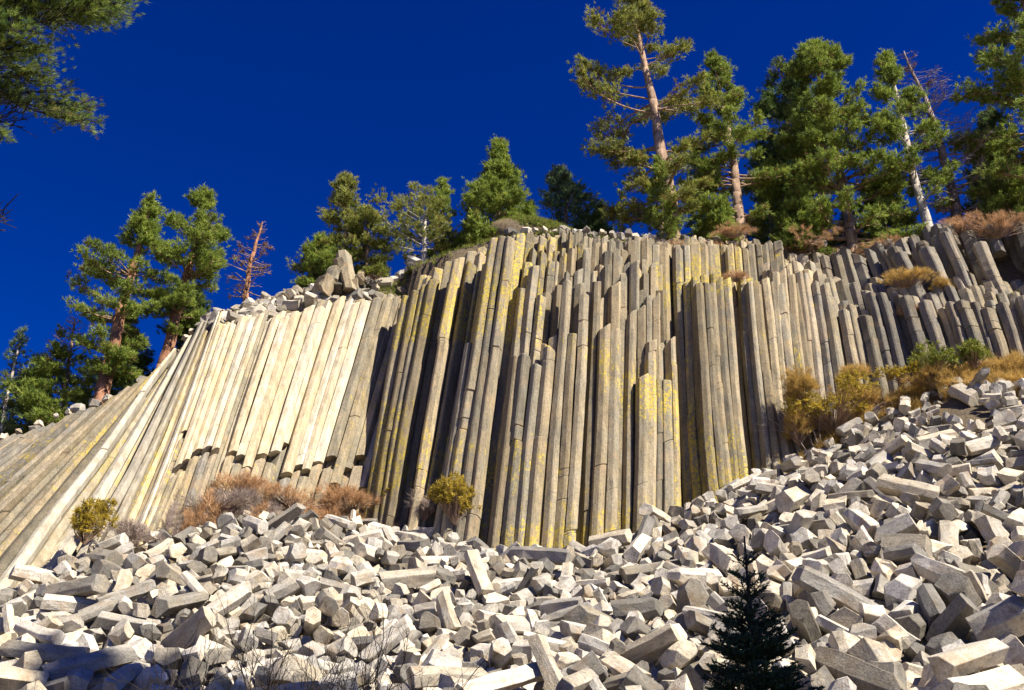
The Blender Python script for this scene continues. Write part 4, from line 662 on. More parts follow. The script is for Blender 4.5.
def build_section(name, label, sheet, depth, rows_fn, mat_fn, seed, spacing=.54, ragged=.03, wob=.018, shift=.02, joints=5, extra=None, start_fn=None, cap=100):
    """rows_fn(u, row, rnd) -> image height of the column's top (or None); row counts backwards from the face"""
    rnd = random.Random(seed)
    pts = []
    dr = spacing * .866
    nr = int(depth / dr) + 1
    for j in range(nr + 1):
        n = int(sheet.L / spacing)
        for i in range(n + 1):
            a = (i + (.5 if j % 2 else 0)) * sheet.L / n + rnd.uniform(-.24, .24) * spacing
            t = j * dr + rnd.uniform(-.24, .24) * dr
            pts.append((a, t, j))
    cells = []
    for k, (a, t, j) in enumerate(pts):
        P = [(a - 1, t - 1), (a + 1, t - 1), (a + 1, t + 1), (a - 1, t + 1)]
        P = [(a - spacing * .62, t - spacing * .62), (a + spacing * .62, t - spacing * .62), (a + spacing * .62, t + spacing * .62), (a - spacing * .62, t + spacing * .62)]
        for q in range(6):  # keep lone edge cells rounded
            th = q * math.pi / 3 + rnd.uniform(-.1, .1)
            P = clip_poly(P, (a + math.cos(th) * spacing * .58, t + math.sin(th) * spacing * .58), (math.cos(th), math.sin(th)))
        for kk, (a2, t2, j2) in enumerate(pts):
            if kk == k or abs(a2 - a) > 1.6 or abs(t2 - t) > 1.6: continue
            P = clip_poly(P, ((a + a2) / 2, (t + t2) / 2), (a2 - a, t2 - t))
        if len(P) < 3: continue
        u = sheet.u_of(a)
        spec = rows_fn(u, j, rnd, a)
        if spec is None: continue
        cells.append((a, t, j, P, u, spec))
    built = []
    for (a, t, j, P, u, spec) in cells:
        for (vb, vt) in spec:        # one or more lengths of column, foot to top, in image height
            b1 = sheet.b_for_v(a, t, vt) if vt > -900 else rnd.uniform(.965, 1.0) - j * .035
            b0 = -.18 if vb is None else sheet.b_for_v(a, t, vb)
            if b1 - b0 < .02: continue
            built.append((a, t, j, P, u, b0, b1, vt))
    # drop what others hide completely; rank by how much of each shows
    scored = []
    for c in built:
        a, t, j, P, u, b0, b1, vt = c
        front = [q for q in built if q[2] < j and abs(q[0] - a) < spacing * .8 and q[2] >= j - 2]
        hid = max([q[6] for q in front], default=-1)
        lo = min([q[5] for q in front], default=9)
        show = max(0, b1 - max(b0, hid)) if front else b1 - b0
        if front and lo > b0 + .05: show += .15
        scored.append((show, c))
    scored.sort(key=lambda q: -q[0])
    base = sheet.pt(sheet.L / 2, 0, 0)
    root = empty(name, Vector(base), label, 'cliff')
    mass = {}
    nb = 0
    for rank, (show, c) in enumerate(scored):
        a0, t0, j, P, u, b0, b1, vt = c
        mat = mat_fn(u, j, vt, rnd)
        tone = rnd.uniform(.62, 1.25)
        tint = (tone, rnd.random(), 0)
        V = []; F = []; T = []
        cx = sum(p[0] for p in P) / len(P); ct = sum(p[1] for p in P) / len(P)
        sh = rnd.uniform(.96, 1.0)
        # corner cut
        poly = []
        for i in range(len(P)):
            p, q = P[i], P[(i + 1) % len(P)]
            if math.hypot(p[0] - q[0], p[1] - q[1]) < .05:
                poly.append(((p[0] + q[0]) / 2, (p[1] + q[1]) / 2)); continue
            e = .07
            poly.append((p[0] + (q[0] - p[0]) * e, p[1] + (q[1] - p[1]) * e)); poly.append((p[0] + (q[0] - p[0]) * (1 - e), p[1] + (q[1] - p[1]) * (1 - e)))
        m = len(poly)
        H = (b1 - b0)
        nl = max(3, int(H * 20))
        levels = [(b0 + H * i / nl, 1.0, 0) for i in range(nl + 1)]
        dh = .0028
        js = sorted(rnd.uniform(b0 + .03, b1 - .03) for _ in range(rnd.randint(0, joints))) if H > .15 else []
        lv = []
        joff = 0; jl = []
        for q in js: jl.append(q)
        for (b, s_, o_) in levels:
            if not any(abs(b - q) < .022 for q in jl): lv.append((b, 1.0))
        for q in jl: lv += [(q - dh, 1.0), (q - dh * .2, rnd.uniform(.9, .96)), (q + dh * .2, .93), (q + dh, 1.0)]
        lv.sort()
        e = .006
        lv[-1] = (b1 - e * .7, 1.0); lv.append((b1, .94))
        lat = [0, 0]; cur = 0
        tb = (rnd.uniform(-.6, .6), rnd.uniform(-.6, .6))   # slope of the broken top
        k1, k2, ph = rnd.uniform(.6, 1.4), rnd.uniform(.6, 1.4), rnd.uniform(0, 9)
        lean = (rnd.gauss(0, .05), rnd.gauss(0, .05))
        rings = []
        lich = rnd.random()
        for (b, s_) in lv:
            while cur < len(jl) and b >= jl[cur]:
                lat = [lat[0] + rnd.gauss(0, shift), lat[1] + rnd.gauss(0, shift)]; cur += 1
            s2 = s_ * sh * (1 + rnd.uniform(-ragged, ragged))
            wa = wob * math.sin(b * 9 * k1 + ph) + lat[0]; wt = wob * math.cos(b * 8 * k2 + ph) + lat[1]
            ring = []
            for (pa, pt_) in poly:
                qa = cx + (pa - cx) * s2 + wa; qt = ct + (pt_ - ct) * s2 + wt
                bb = b
                if b > b1 - .02: bb += ((pa - cx) * tb[0] + (pt_ - ct) * tb[1]) * .06
                ring.append(len(V)); V.append(sheet.pt(qa, bb, qt)); T.append((tint[0], tint[1], lich))
            rings.append(ring)
        for i in range(len(rings) - 1):
            for k in range(m):
                F.append((rings[i][k], rings[i][(k + 1) % m], rings[i + 1][(k + 1) % m], rings[i + 1][k]))
        F.append(tuple(rings[-1])); F.append(tuple(rings[0][::-1]))
        T = [extra(V[i], T[i], u, j, rnd) if extra else T[i] for i in range(len(V))]
        if rank < cap and show > .01:
            bse = Vector(sheet.pt(cx, max(b0, 0), ct))
            o = mesh_obj('column', V, F, mat, root, T); nb += 1
        else:
            mv, mf, mt = mass.setdefault(mat.name, ([], [], []))
            o_ = len(mv); mv += V; mt += T; mf += [tuple(i + o_ for i in f) for f in F]
    for k, (mv, mf, mt) in mass.items():
        o = mesh_obj('column_mass', mv, mf, bpy.data.materials[k], root, mt); o['kind'] = 'stuff'
    return root
I_ = lambda u, L: float(np.interp(u, [q[0] for q in L], [q[1] for q in L]))
BV = [(q[0], q[1]) for q in BROW]

def lichen_centre(p, t, u, j, rnd):
    n_ = noise.noise(Vector((p[0] * .16, p[1] * .16, p[2] * .3))) * 1.1 + .42
    return (t[0], t[1], max(0, min(1, n_ * .9 + (t[2] - .5) * .4)))
# centre: tall brown columns in steps
sh_c = Sheet([[(370, 516, 41.4), (390, 392, 42.3), (417, 255, 43.6)], [(430, 528, 39.0), (455, 388, 40.1), (482, 236, 41.4)], [(488, 541, 37.7), (506, 385, 38.9), (525, 225, 40.2)],
    [(540, 556, 37.2), (554, 390, 38.3), (568, 222, 39.6)], [(600, 540, 37.6), (605, 385, 38.7), (609, 225, 40)], [(650, 520, 38.4), (652, 378, 39.6), (652, 228, 41)],
    [(710, 494, 40), (700, 370, 41.3), (694, 230, 42.8)], [(775, 463, 41.5), (763, 350, 42.6), (752, 234, 44)], [(815, 440, 42.4), (800, 340, 43.5), (786, 238, 44.8)]])
SLOTS = [(427, 3, 3), (456, 3, 3), (500, 2.5, 3), (586, 3, 2), (688, 5, 4), (741, 5, 4), (626, 2, 2)]
def rows_centre(u, j, rnd, a):
    brow = I_(u, BV)
    for (us, w_, dpt) in SLOTS:
        if abs(u - us) < w_ + 3.5 and j < dpt: return None
    if rnd.random() < .05 and j < 2: return None
    if u < 503:
        if j == 0: vt = brow + rnd.choice([3, 6, 10, 25, 95, 105] if u > 436 else [10, 14, 20])
        elif j == 1: vt = brow + rnd.uniform(3, 25)
        else: vt = brow + rnd.uniform(3, 11)
    elif u < 682:
        k = (rnd.uniform(325, 372), rnd.uniform(296, 350), rnd.uniform(262, 305), rnd.uniform(246, 282), rnd.uniform(236, 256))
        vt = k[j] if j < 5 else brow + rnd.uniform(4, 12)
        if j < 2: vt = vt + (20 if u > 600 and rnd.random() < .3 else 0) - (50 if rnd.random() < .2 else 0)
    else:
        vt = rnd.uniform(277, 287) if j < 3 else (rnd.uniform(243, 252) if j < 6 else brow + rnd.uniform(0, 8))
    return [(None, vt)]
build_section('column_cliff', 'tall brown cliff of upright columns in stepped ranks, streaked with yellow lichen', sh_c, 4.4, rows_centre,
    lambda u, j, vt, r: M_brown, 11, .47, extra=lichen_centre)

# pale: smooth whitish columns leaning, broken off above a band of darker stubs
sh_p = Sheet([[(150, 516, 35.2), (185, 428, 38), (226, 308, 41.5)], [(182, 507, 36.2), (215, 410, 39), (252, 302, 42.4)], [(222, 503, 37.3), (254, 400, 40), (290, 292, 43.3)],
    [(264, 505, 38.9), (297, 400, 41.4), (334, 284, 44.2)], [(310, 509, 40.4), (342, 400, 42.6), (378, 279, 45)], [(356, 517, 41.8), (388, 400, 43.6), (422, 277, 45.8)], [(390, 526, 43), (420, 410, 44.8), (452, 280, 47)]])
PALE_TOP = [(185, 332), (226, 318), (252, 313), (290, 310), (336, 298), (363, 296), (400, 291), (450, 290)]
def rows_pale(u, j, rnd, a):
    brow = I_(u + 34, PALE_TOP) + 6
    vt = brow + rnd.uniform(-3, 6)
    if j == 0:
        mid = I_(u, [(170, 440), (195, 450), (230, 466), (300, 458), (340, 470), (400, 478)]) + rnd.uniform(-20, 20)
        if rnd.random() < .12: return [(None, vt)]
        if rnd.random() < .08: return [(None, I_(u, [(200, 480), (400, 500)]) + rnd.uniform(-12, 6))]
        return [(None, mid + rnd.uniform(2, 12)), (mid, vt)]
    if j > 2: return None
    return [(None, vt + j * 1.5)]
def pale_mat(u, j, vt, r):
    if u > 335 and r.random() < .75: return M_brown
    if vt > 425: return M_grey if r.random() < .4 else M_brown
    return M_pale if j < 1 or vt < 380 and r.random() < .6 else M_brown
def lichen_pale(p, t, u, j, rnd): return (min(1.12, t[0] * .3 + .74), t[1], .32 + .2 * (t[2] - .5) + .2 * max(0, (215 - u) / 40))
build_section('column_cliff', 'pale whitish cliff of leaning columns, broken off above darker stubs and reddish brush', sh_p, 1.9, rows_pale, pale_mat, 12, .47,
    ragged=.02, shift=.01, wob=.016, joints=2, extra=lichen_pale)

# fan: columns sweeping down and outward to the left
sh_f = Sheet([[(-330, 560, 35), (-170, 505, 36.5), (-40, 458, 38.3)], [(-240, 590, 33), (-95, 505, 35.5), (25, 436, 38.4)], [(-150, 610, 31.8), (-20, 508, 34.5), (85, 414, 38.8)],
    [(-70, 590, 31.8), (40, 480, 35), (138, 388, 39.6)], [(-5, 572, 31.6), (85, 462, 35.8), (168, 364, 40.2)],
    [(50, 560, 32.4), (120, 454, 36), (188, 338, 40.7)], [(105, 550, 33.8), (152, 450, 36.8), (206, 320, 41)], [(150, 520, 35.0), (182, 430, 37.9), (222, 310, 41.4)]])
def rows_fan(u, j, rnd, a):
    if j > 3: return None
    if j == 0 and rnd.random() < .17: return None
    return [(None, -999)]
def lichen_fan(p, t, u, j, rnd):
    n_ = noise.noise(Vector((p[0] * .25, p[1] * .2, p[2] * .2))) * .9
    return (t[0] * min(1.15, .72 + max(0, u - 60) / 300), t[1], max(0, min(1, .35 + n_ + (t[2] - .5) * .6)))
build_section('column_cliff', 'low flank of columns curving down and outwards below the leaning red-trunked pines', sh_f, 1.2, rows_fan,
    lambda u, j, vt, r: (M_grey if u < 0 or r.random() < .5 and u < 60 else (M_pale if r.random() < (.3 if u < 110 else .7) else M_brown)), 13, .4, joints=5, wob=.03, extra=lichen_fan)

# right: three low tiers of grey leaning columns above the dry grass
sh_r = Sheet([[(792, 458, 42), (782, 355, 43), (775, 255, 44)], [(822, 430, 42.6), (812, 340, 43.6), (800, 255, 44.5)], [(862, 408, 42.7), (848, 330, 43.5), (830, 255, 44.4)],
    [(905, 390, 42.3), (888, 320, 43), (868, 256, 43.9)], [(960, 362, 41.4), (944, 310, 42), (924, 262, 42.8)], [(1020, 350, 40.7), (1006, 305, 41.2), (990, 262, 41.9)],
    [(1100, 345, 40), (1086, 300, 40.5), (1070, 262, 41.2)], [(1180, 340, 39.5), (1166, 295, 40), (1150, 258, 40.7)]])
def rows_right(u, j, rnd, a):
    C_ = [(780, 268), (800, 270), (832, 280), (838, 312), (862, 310), (884, 296), (903, 302), (957, 305), (1024, 303)]
    B_ = [(780, 262), (800, 268), (840, 273), (861, 286), (883, 284), (908, 288), (945, 284), (1024, 290)]
    A_ = [(780, 250), (800, 253), (861, 257), (904, 257), (921, 264), (960, 280), (1024, 285)]
    if j == 0 and rnd.random() < .16: return None
    vt = (I_(u, C_) if j < 2 else I_(u, B_) if j < 5 else I_(u, A_)) + rnd.uniform(-7, 12)
    if j in (2, 3) and rnd.random() < .35: vt += rnd.uniform(6, 20)
    return [(None, vt)]
build_section('column_cliff', 'low grey terraces of tilted columns in three steps above dry yellow grass', sh_r, 4.6, rows_right,
    lambda u, j, vt, r: M_grey if r.random() < .45 else M_brown, 14, .52, joints=3, extra=lambda p, t, u, j, r: (t[0] * (1.25 if u < 835 else 1.0), t[1] * (1.4 if u < 835 else .7), .3 if u < 850 else .1))

# upper right outcrop: toppled columns over black hollows
sh_d = Sheet([[(915, 298, 43.8), (900, 265, 44.2), (886, 236, 44.6)], [(945, 300, 43.5), (928, 262, 43.9), (912, 226, 44.3)], [(985, 302, 43), (968, 262, 43.4), (950, 222, 43.8)],
    [(1030, 302, 42.6), (1012, 262, 43), (995, 220, 43.5)], [(1090, 304, 42.2), (1072, 262, 42.6), (1055, 216, 43)], [(1170, 300, 42), (1152, 260, 42.4), (1135, 214, 43)]])
HOLLOWS = [(906, 922), (934, 953), (966, 988), (992, 1042), (1060, 1085)]
def rows_dark(u, j, rnd, a):
    top = I_(u, [(890, 248), (915, 240), (940, 232), (965, 226), (990, 232), (1024, 226), (1100, 220)])
    hollow = any(p <= u <= q for p, q in HOLLOWS)
    if hollow:
        if j < 8:
            if rnd.random() < .25 and j in (2, 3, 4): return [(top + rnd.uniform(16, 34), top + rnd.uniform(-2, 8))]   # a hanging stub roofing the hollow
            return None
        return [(None, top + rnd.uniform(-2, 4))]
    if j < 1 and rnd.random() < .5: return None
    v0 = top + rnd.uniform(0, 16) * (1 if j < 3 else .3)
    return [(None if rnd.random() < .5 else v0 + rnd.uniform(35, 60), v0)]
build_section('column_cliff', 'dark overhanging outcrop of toppled columns above the grey terraces', sh_d, 5.0, rows_dark,
    lambda u, j, vt, r: M_grey, 15, .62, joints=1, extra=lambda p, t, u, j, r: (t[0] * .9, t[1] * .5, 0))

# ---------------------------------------------------------------- the talus blocks
protos = []
for k in range(NPROTO):
    bm, L, R = block_bm(k)
    me = bpy.data.meshes.new('basalt_block'); bm.to_mesh(me); bm.free()
    r_ = random.Random(k * 7 + 3)
    tone = r_.choice([.4, .6, .82, 1.0, 1.05, 1.1, 1.15]) ; warm = r_.random()
    a_ = me.attributes.new('tint', 'FLOAT_COLOR', 'POINT')
    a_.data.foreach_set('color', [c for _ in me.vertices for c in (tone, warm, .0, 1)])
    me.materials.append(M_block)
    me.polygons.foreach_set('use_smooth', [False] * len(me.polygons))
    protos.append(me)
def load_blocks():
    out = []
    for i in range(0, len(BLOCKS), 8):
        k, sc, x, y, z, qx, qy, qz = BLOCKS[i:i + 8]
        qx, qy, qz = qx / 999, qy / 999, qz / 999
        qw = math.sqrt(max(0, 1 - qx * qx - qy * qy - qz * qz))
        out.append((k, sc / 100, Vector((x / 100, y / 100, z / 100)), Quaternion((qw, qx, qy, qz)).normalized()))
    return out
def block_labels(blocks):
    """size, tone, pose and whereabouts of each of the 300 that show largest; left to right where those agree"""
    keys = []
    n_ = min(300, len(SEEN) // 2)
    for i in range(n_):
        k, sc, p, q = blocks[i]
        u, v = SEEN[2 * i], SEEN[2 * i + 1]
        co = [c.co.x for c in protos[k].vertices]; L = (max(co) - min(co)) * sc
        ax = q @ Vector((1, 0, 0))
        e0, e1 = px(p - ax * L / 2), px(p + ax * L / 2)
        if e0[0] > e1[0]: e0, e1 = e1, e0
        dx, dy = e1[0] - e0[0], e0[1] - e1[1]; full = L * FPX / p.length
        if k >= 46: size = 'rough lumpy'
        else: size = 'stubby' if L < .6 else 'short' if L < .85 else 'middling' if L < 1.15 else 'long' if L < 1.7 else 'very long'
        if k >= 46: pose = ''
        elif math.hypot(dx, dy) < full * .5: pose = 'seen end-on'
        else:
            an = math.degrees(math.atan2(dy, dx + 1e-6))
            pose = 'lying level' if abs(an) < 14 else 'standing steeply' if abs(an) > 58 else 'rising rightward' if an > 0 else 'rising leftward'
        tone = ('tan' if protos[k].attributes['tint'].data[0].color[1] > .62 else 'grey' if protos[k].attributes['tint'].data[0].color[0] < .98 else 'pale')
        below = 'the low flank' if u < 150 else 'the rust brush' if u < 290 else 'the pale cliff' if u < 390 else 'the cliff corner' if u < 450 else \
            'the lowest columns' if u < 560 else 'the cracked columns' if u < 680 else 'the deep recesses' if u < 775 else 'the yellow shrub' if u < 895 else 'the dark outcrop'
        edge = I_(u, TALUS_EDGE); f = (v - edge) / (690 - edge)
        if f < .22: zone = 'high on the talus under ' + below
        elif f < .5: zone = 'upper mid talus under ' + below
        elif f < .76: zone = 'lower mid talus under ' + below
        elif 690 < u < 800: zone = 'low down around the young fir'
        elif 190 < u < 340: zone = 'low down among the leafless shrubs'
        else: zone = 'lowest strip of talus under ' + below
        keys.append((f"{size} {tone} block {pose}".strip(), zone, u))
    out = [''] * n_
    fam = {}
    for i, (a, z, u) in enumerate(keys): fam.setdefault((a, z), []).append((u, i))
    place_words = ['leftmost', 'second from left', 'third from left', 'fourth from left', 'fifth from left', 'sixth from left', 'seventh from left', 'eighth from left', 'ninth from left']
    for (a, z), m in fam.items():
        m.sort()
        for j, (u, i) in enumerate(m):
            out[i] = f"{a}, {z}" if len(m) == 1 else f"{place_words[j] if j < len(m) - 1 or j == 0 else 'rightmost'} {a}, {z}"
    return out
def build_talus():
    V = []; T = []; F = []; nv = 0
    blocks = load_blocks(); labels = block_labels(blocks)
    for i, (k, sc, p, q) in enumerate(blocks):
        M = Matrix.LocRotScale(p, q, (sc,) * 3)
        if i < 300:
            o = bpy.data.objects.new('basalt_block', protos[k]); COL.objects.link(o)
            o.matrix_world = M
            tag(o, labels[i] if i < len(labels) else 'broken basalt block on the talus', 'rock', 'broken column blocks on the talus slope')
        else:
            me = protos[k]; n = len(me.vertices)
            co = np.empty(n * 3); me.vertices.foreach_get('co', co); co = co.reshape(-1, 3)
            Mn = np.array(M)
            co = co @ Mn[:3, :3].T + Mn[:3, 3]
            rr = random.Random(i)
            tv = np.empty(n * 4); me.attributes['tint'].data.foreach_get('color', tv); tv = tv.reshape(-1, 4)[:, :3] * (rr.uniform(.85, 1.1), 1, 1)
            V.append(co); T.append(tv)
            F += [tuple(v + nv for v in pl.vertices) for pl in me.polygons]; nv += n
    if V:
        o = mesh_obj('rubble', np.concatenate(V), F, M_block_world, None, np.concatenate(T))
        tag(o, 'smaller and half buried broken basalt blocks filling the talus slope', kind='stuff')
M_block_world = rock_material('broken_basalt_fill', (.56, .54, .505), (.68, .60, .465), along='POS', bump=.06, speck=.3, stain=.55)
build_talus()

# ---------------------------------------------------------------- trees and shrubs
def leaf_material(name, c0, c1, transl=.42):
    m = bpy.data.materials.new(name); m.use_nodes = True
    n = m.node_tree; b = n.nodes["Principled BSDF"]; out = n.nodes["Material Output"]
    a_ = node(n, 'ShaderNodeAttribute', attribute_name='tint'); sp = node(n, 'ShaderNodeSeparateColor'); n.links.new(a_.outputs['Color'], sp.inputs[0])
    c = mixc(n, sp.outputs[0], c0, c1)
    c = mixc(n, mth(n, 'MULTIPLY', sp.outputs[1], 1.0), c, (.22, .12, .045))
    n.links.new(c, b.inputs['Base Color']); b.inputs['Roughness'].default_value = .55; b.inputs['Specular IOR Level'].default_value = .3
    t = node(n, 'ShaderNodeBsdfTranslucent'); n.links.new(c, t.inputs[0])
    mx = node(n, 'ShaderNodeMixShader'); mx.inputs[0].default_value = transl
    n.links.new(b.outputs[0], mx.inputs[1]); n.links.new(t.outputs[0], mx.inputs[2]); n.links.new(mx.outputs[0], out.inputs[0])
    return m
def bark_material(name, c0, c1):
    m, n, b = new_mat(name, .9)
    co = node(n, 'ShaderNodeNewGeometry').outputs['Position']
    f = tex_noise(n, co, 5, 6, .7, (1, 1, .25)); g = tex_noise(n, co, 1.3, 3)
    c = mixc(n, mapr(n, f, .38, .62, 0, 1), c0, c1)
    c = mixc(n, 1.0, c, mixc(n, mapr(n, g, .35, .65, 0, 1), (.7, .7, .7), (1.2, 1.2, 1.2)), 'MULTIPLY')
    n.links.new(c, b.inputs['Base Color'])
    bp = node(n, 'ShaderNodeBump'); bp.inputs['Distance'].default_value = .06
    n.links.new(f, bp.inputs['Height']); n.links.new(bp.outputs[0], b.inputs['Normal'])
    return m
L_olive = leaf_material('pine_needles', (.14, .18, .04), (.46, .47, .11))
L_green = leaf_material('green_needles', (.12, .195, .035), (.41, .49, .09))
L_dark = leaf_material('dark_needles', (.05, .10, .03), (.18, .26, .07))
L_fir = leaf_material('fir_needles', (.015, .04, .018), (.05, .12, .045), .2)
L_near = leaf_material('near_needles', (.08, .15, .03), (.34, .43, .09))
L_blue = leaf_material('blue_green_needles', (.07, .13, .07), (.22, .31, .14))
L_brown = leaf_material('dead_needles', (.14, .085, .06), (.26, .17, .13), .15)
L_yellow = leaf_material('yellow_leaves', (.28, .22, .035), (.62, .46, .06))
L_rust = leaf_material('rust_twigs', (.42, .25, .13), (.74, .45, .23), .25)
L_mauve = leaf_material('grey_twigs', (.32, .25, .22), (.56, .45, .38), .2)
L_straw = leaf_material('straw_grass', (.38, .26, .08), (.78, .52, .16))
L_meadow = leaf_material('green_grass', (.12, .16, .03), (.34, .36, .06))
B_red = bark_material('red_bark', (.2, .09, .05), (.42, .22, .13))
B_tan = bark_material('tan_bark', (.2, .13, .09), (.48, .33, .23))
B_pale = bark_material('bleached_wood', (.35, .3, .25), (.62, .56, .5))
B_dark = bark_material('dark_bark', (.02, .014, .012), (.05, .04, .03))
B_grey = bark_material('dead_wood', (.17, .12, .10), (.38, .31, .29))

class Acc:
    def __init__(s): s.V = []; s.F = []; s.T = []; s.n = 0
    def tube(s, pts, r0, r1, sides=6, tint=(0, 0, 0), lump=0, rnd=None):
        pts = [np.array(p, float) for p in pts]; m = len(pts)
        for i, p in enumerate(pts):
            d = pts[min(i + 1, m - 1)] - pts[max(i - 1, 0)]; d /= (np.linalg.norm(d) + 1e-9)
            x = np.cross(d, (0.13, .9, .31)); x /= np.linalg.norm(x) + 1e-9; y = np.cross(d, x)
            f = i / (m - 1); r = r0 * (1 - f) + r1 * f
            for k in range(sides):
                a = 2 * math.pi * k / sides
                rr = r * (1 + (rnd.uniform(-lump, lump) if rnd and lump else 0))
                s.V.append(p + rr * (math.cos(a) * x + math.sin(a) * y)); s.T.append(tint)
        for i in range(m - 1):
            for k in range(sides):
                a = s.n + i * sides + k; b = s.n + i * sides + (k + 1) % sides
                s.F.append((a, b, b + sides, a + sides))
        s.F.append(tuple(s.n + (m - 1) * sides + k for k in range(sides)))
        s.n += m * sides
    def add(s, V, tint):
        """loose triangles"""
        k = len(V)
        s.V.extend(V); s.T.extend([tint] * k)
        s.F.extend((s.n + i, s.n + i + 1, s.n + i + 2) for i in range(0, k, 3)); s.n += k
    def build(s, name, mat, parent, smooth=False):
        if not s.V: return None
        return mesh_obj(name, np.array(s.V), s.F, mat, parent, np.array(s.T), smooth)
class Leaves:
    """loose needle and leaf triangles, kept as arrays"""
    def __init__(s): s.C = []; s.T = []
    def add(s, V, tint): s.C.append(np.asarray(V)); s.T.append(tint)
    def build(s, name, mat, parent):
        if not s.C: return None
        cnt = [len(c) for c in s.C]
        V = np.concatenate(s.C).astype(np.float32); n = len(V)
        me = bpy.data.meshes.new(name); me.vertices.add(n); me.vertices.foreach_set('co', V.ravel())
        me.loops.add(n); me.loops.foreach_set('vertex_index', np.arange(n, dtype=np.int32))
        me.polygons.add(n // 3); me.polygons.foreach_set('loop_start', np.arange(0, n, 3, dtype=np.int32))
        me.update(calc_edges=True)
        T = np.ones((n, 4), np.float32); T[:, :3] = np.repeat(np.array(s.T), cnt, 0)
        a_ = me.attributes.new('tint', 'FLOAT_COLOR', 'POINT'); a_.data.foreach_set('color', T.ravel())
        me.materials.append(mat)
        o = bpy.data.objects.new(name, me); COL.objects.link(o)
        if parent is not None:
            o.parent = parent; o.matrix_parent_inverse = Matrix.Translation(-parent.location)
        return o
NR = np.random.RandomState(3)
def tuft_template(n, length, width, spread):
    """a brush of needles pointing mostly along +x"""
    out = []
    for _ in range(n):
        th = NR.uniform(0, 2 * math.pi); el = NR.uniform(-spread, spread)
        c = math.cos(el); d = np.array([c, math.sin(el) * math.cos(th), math.sin(el) * math.sin(th)])
        L = length * NR.uniform(.6, 1.15)
        o = np.array([NR.uniform(-.35, .25) * length, NR.uniform(-.2, .2) * length, NR.uniform(-.2, .2) * length])
        s_ = np.cross(d, NR.normal(size=3)); s_ /= np.linalg.norm(s_) + 1e-9
        out += [o - s_ * width / 2, o + s_ * width / 2, o + d * L]
    return np.array(out)
TUFTS = [tuft_template(15, 1.0, .16, 1.5) for _ in range(8)]
THIN = [tuft_template(20, 1.0, .085, 1.15) for _ in range(8)]
def basis(d, rnd):
    d = d / (np.linalg.norm(d) + 1e-9)
    x = np.cross(d, (rnd.gauss(0, 1), rnd.gauss(0, 1), rnd.gauss(0, 1))); x /= np.linalg.norm(x) + 1e-9
    return np.stack([d, x, np.cross(d, x)])
def put_tuft(acc, p, d, r, rnd, tint, tpl=TUFTS):
    acc.add((rnd.choice(tpl) * r) @ basis(d, rnd) + p, tint)

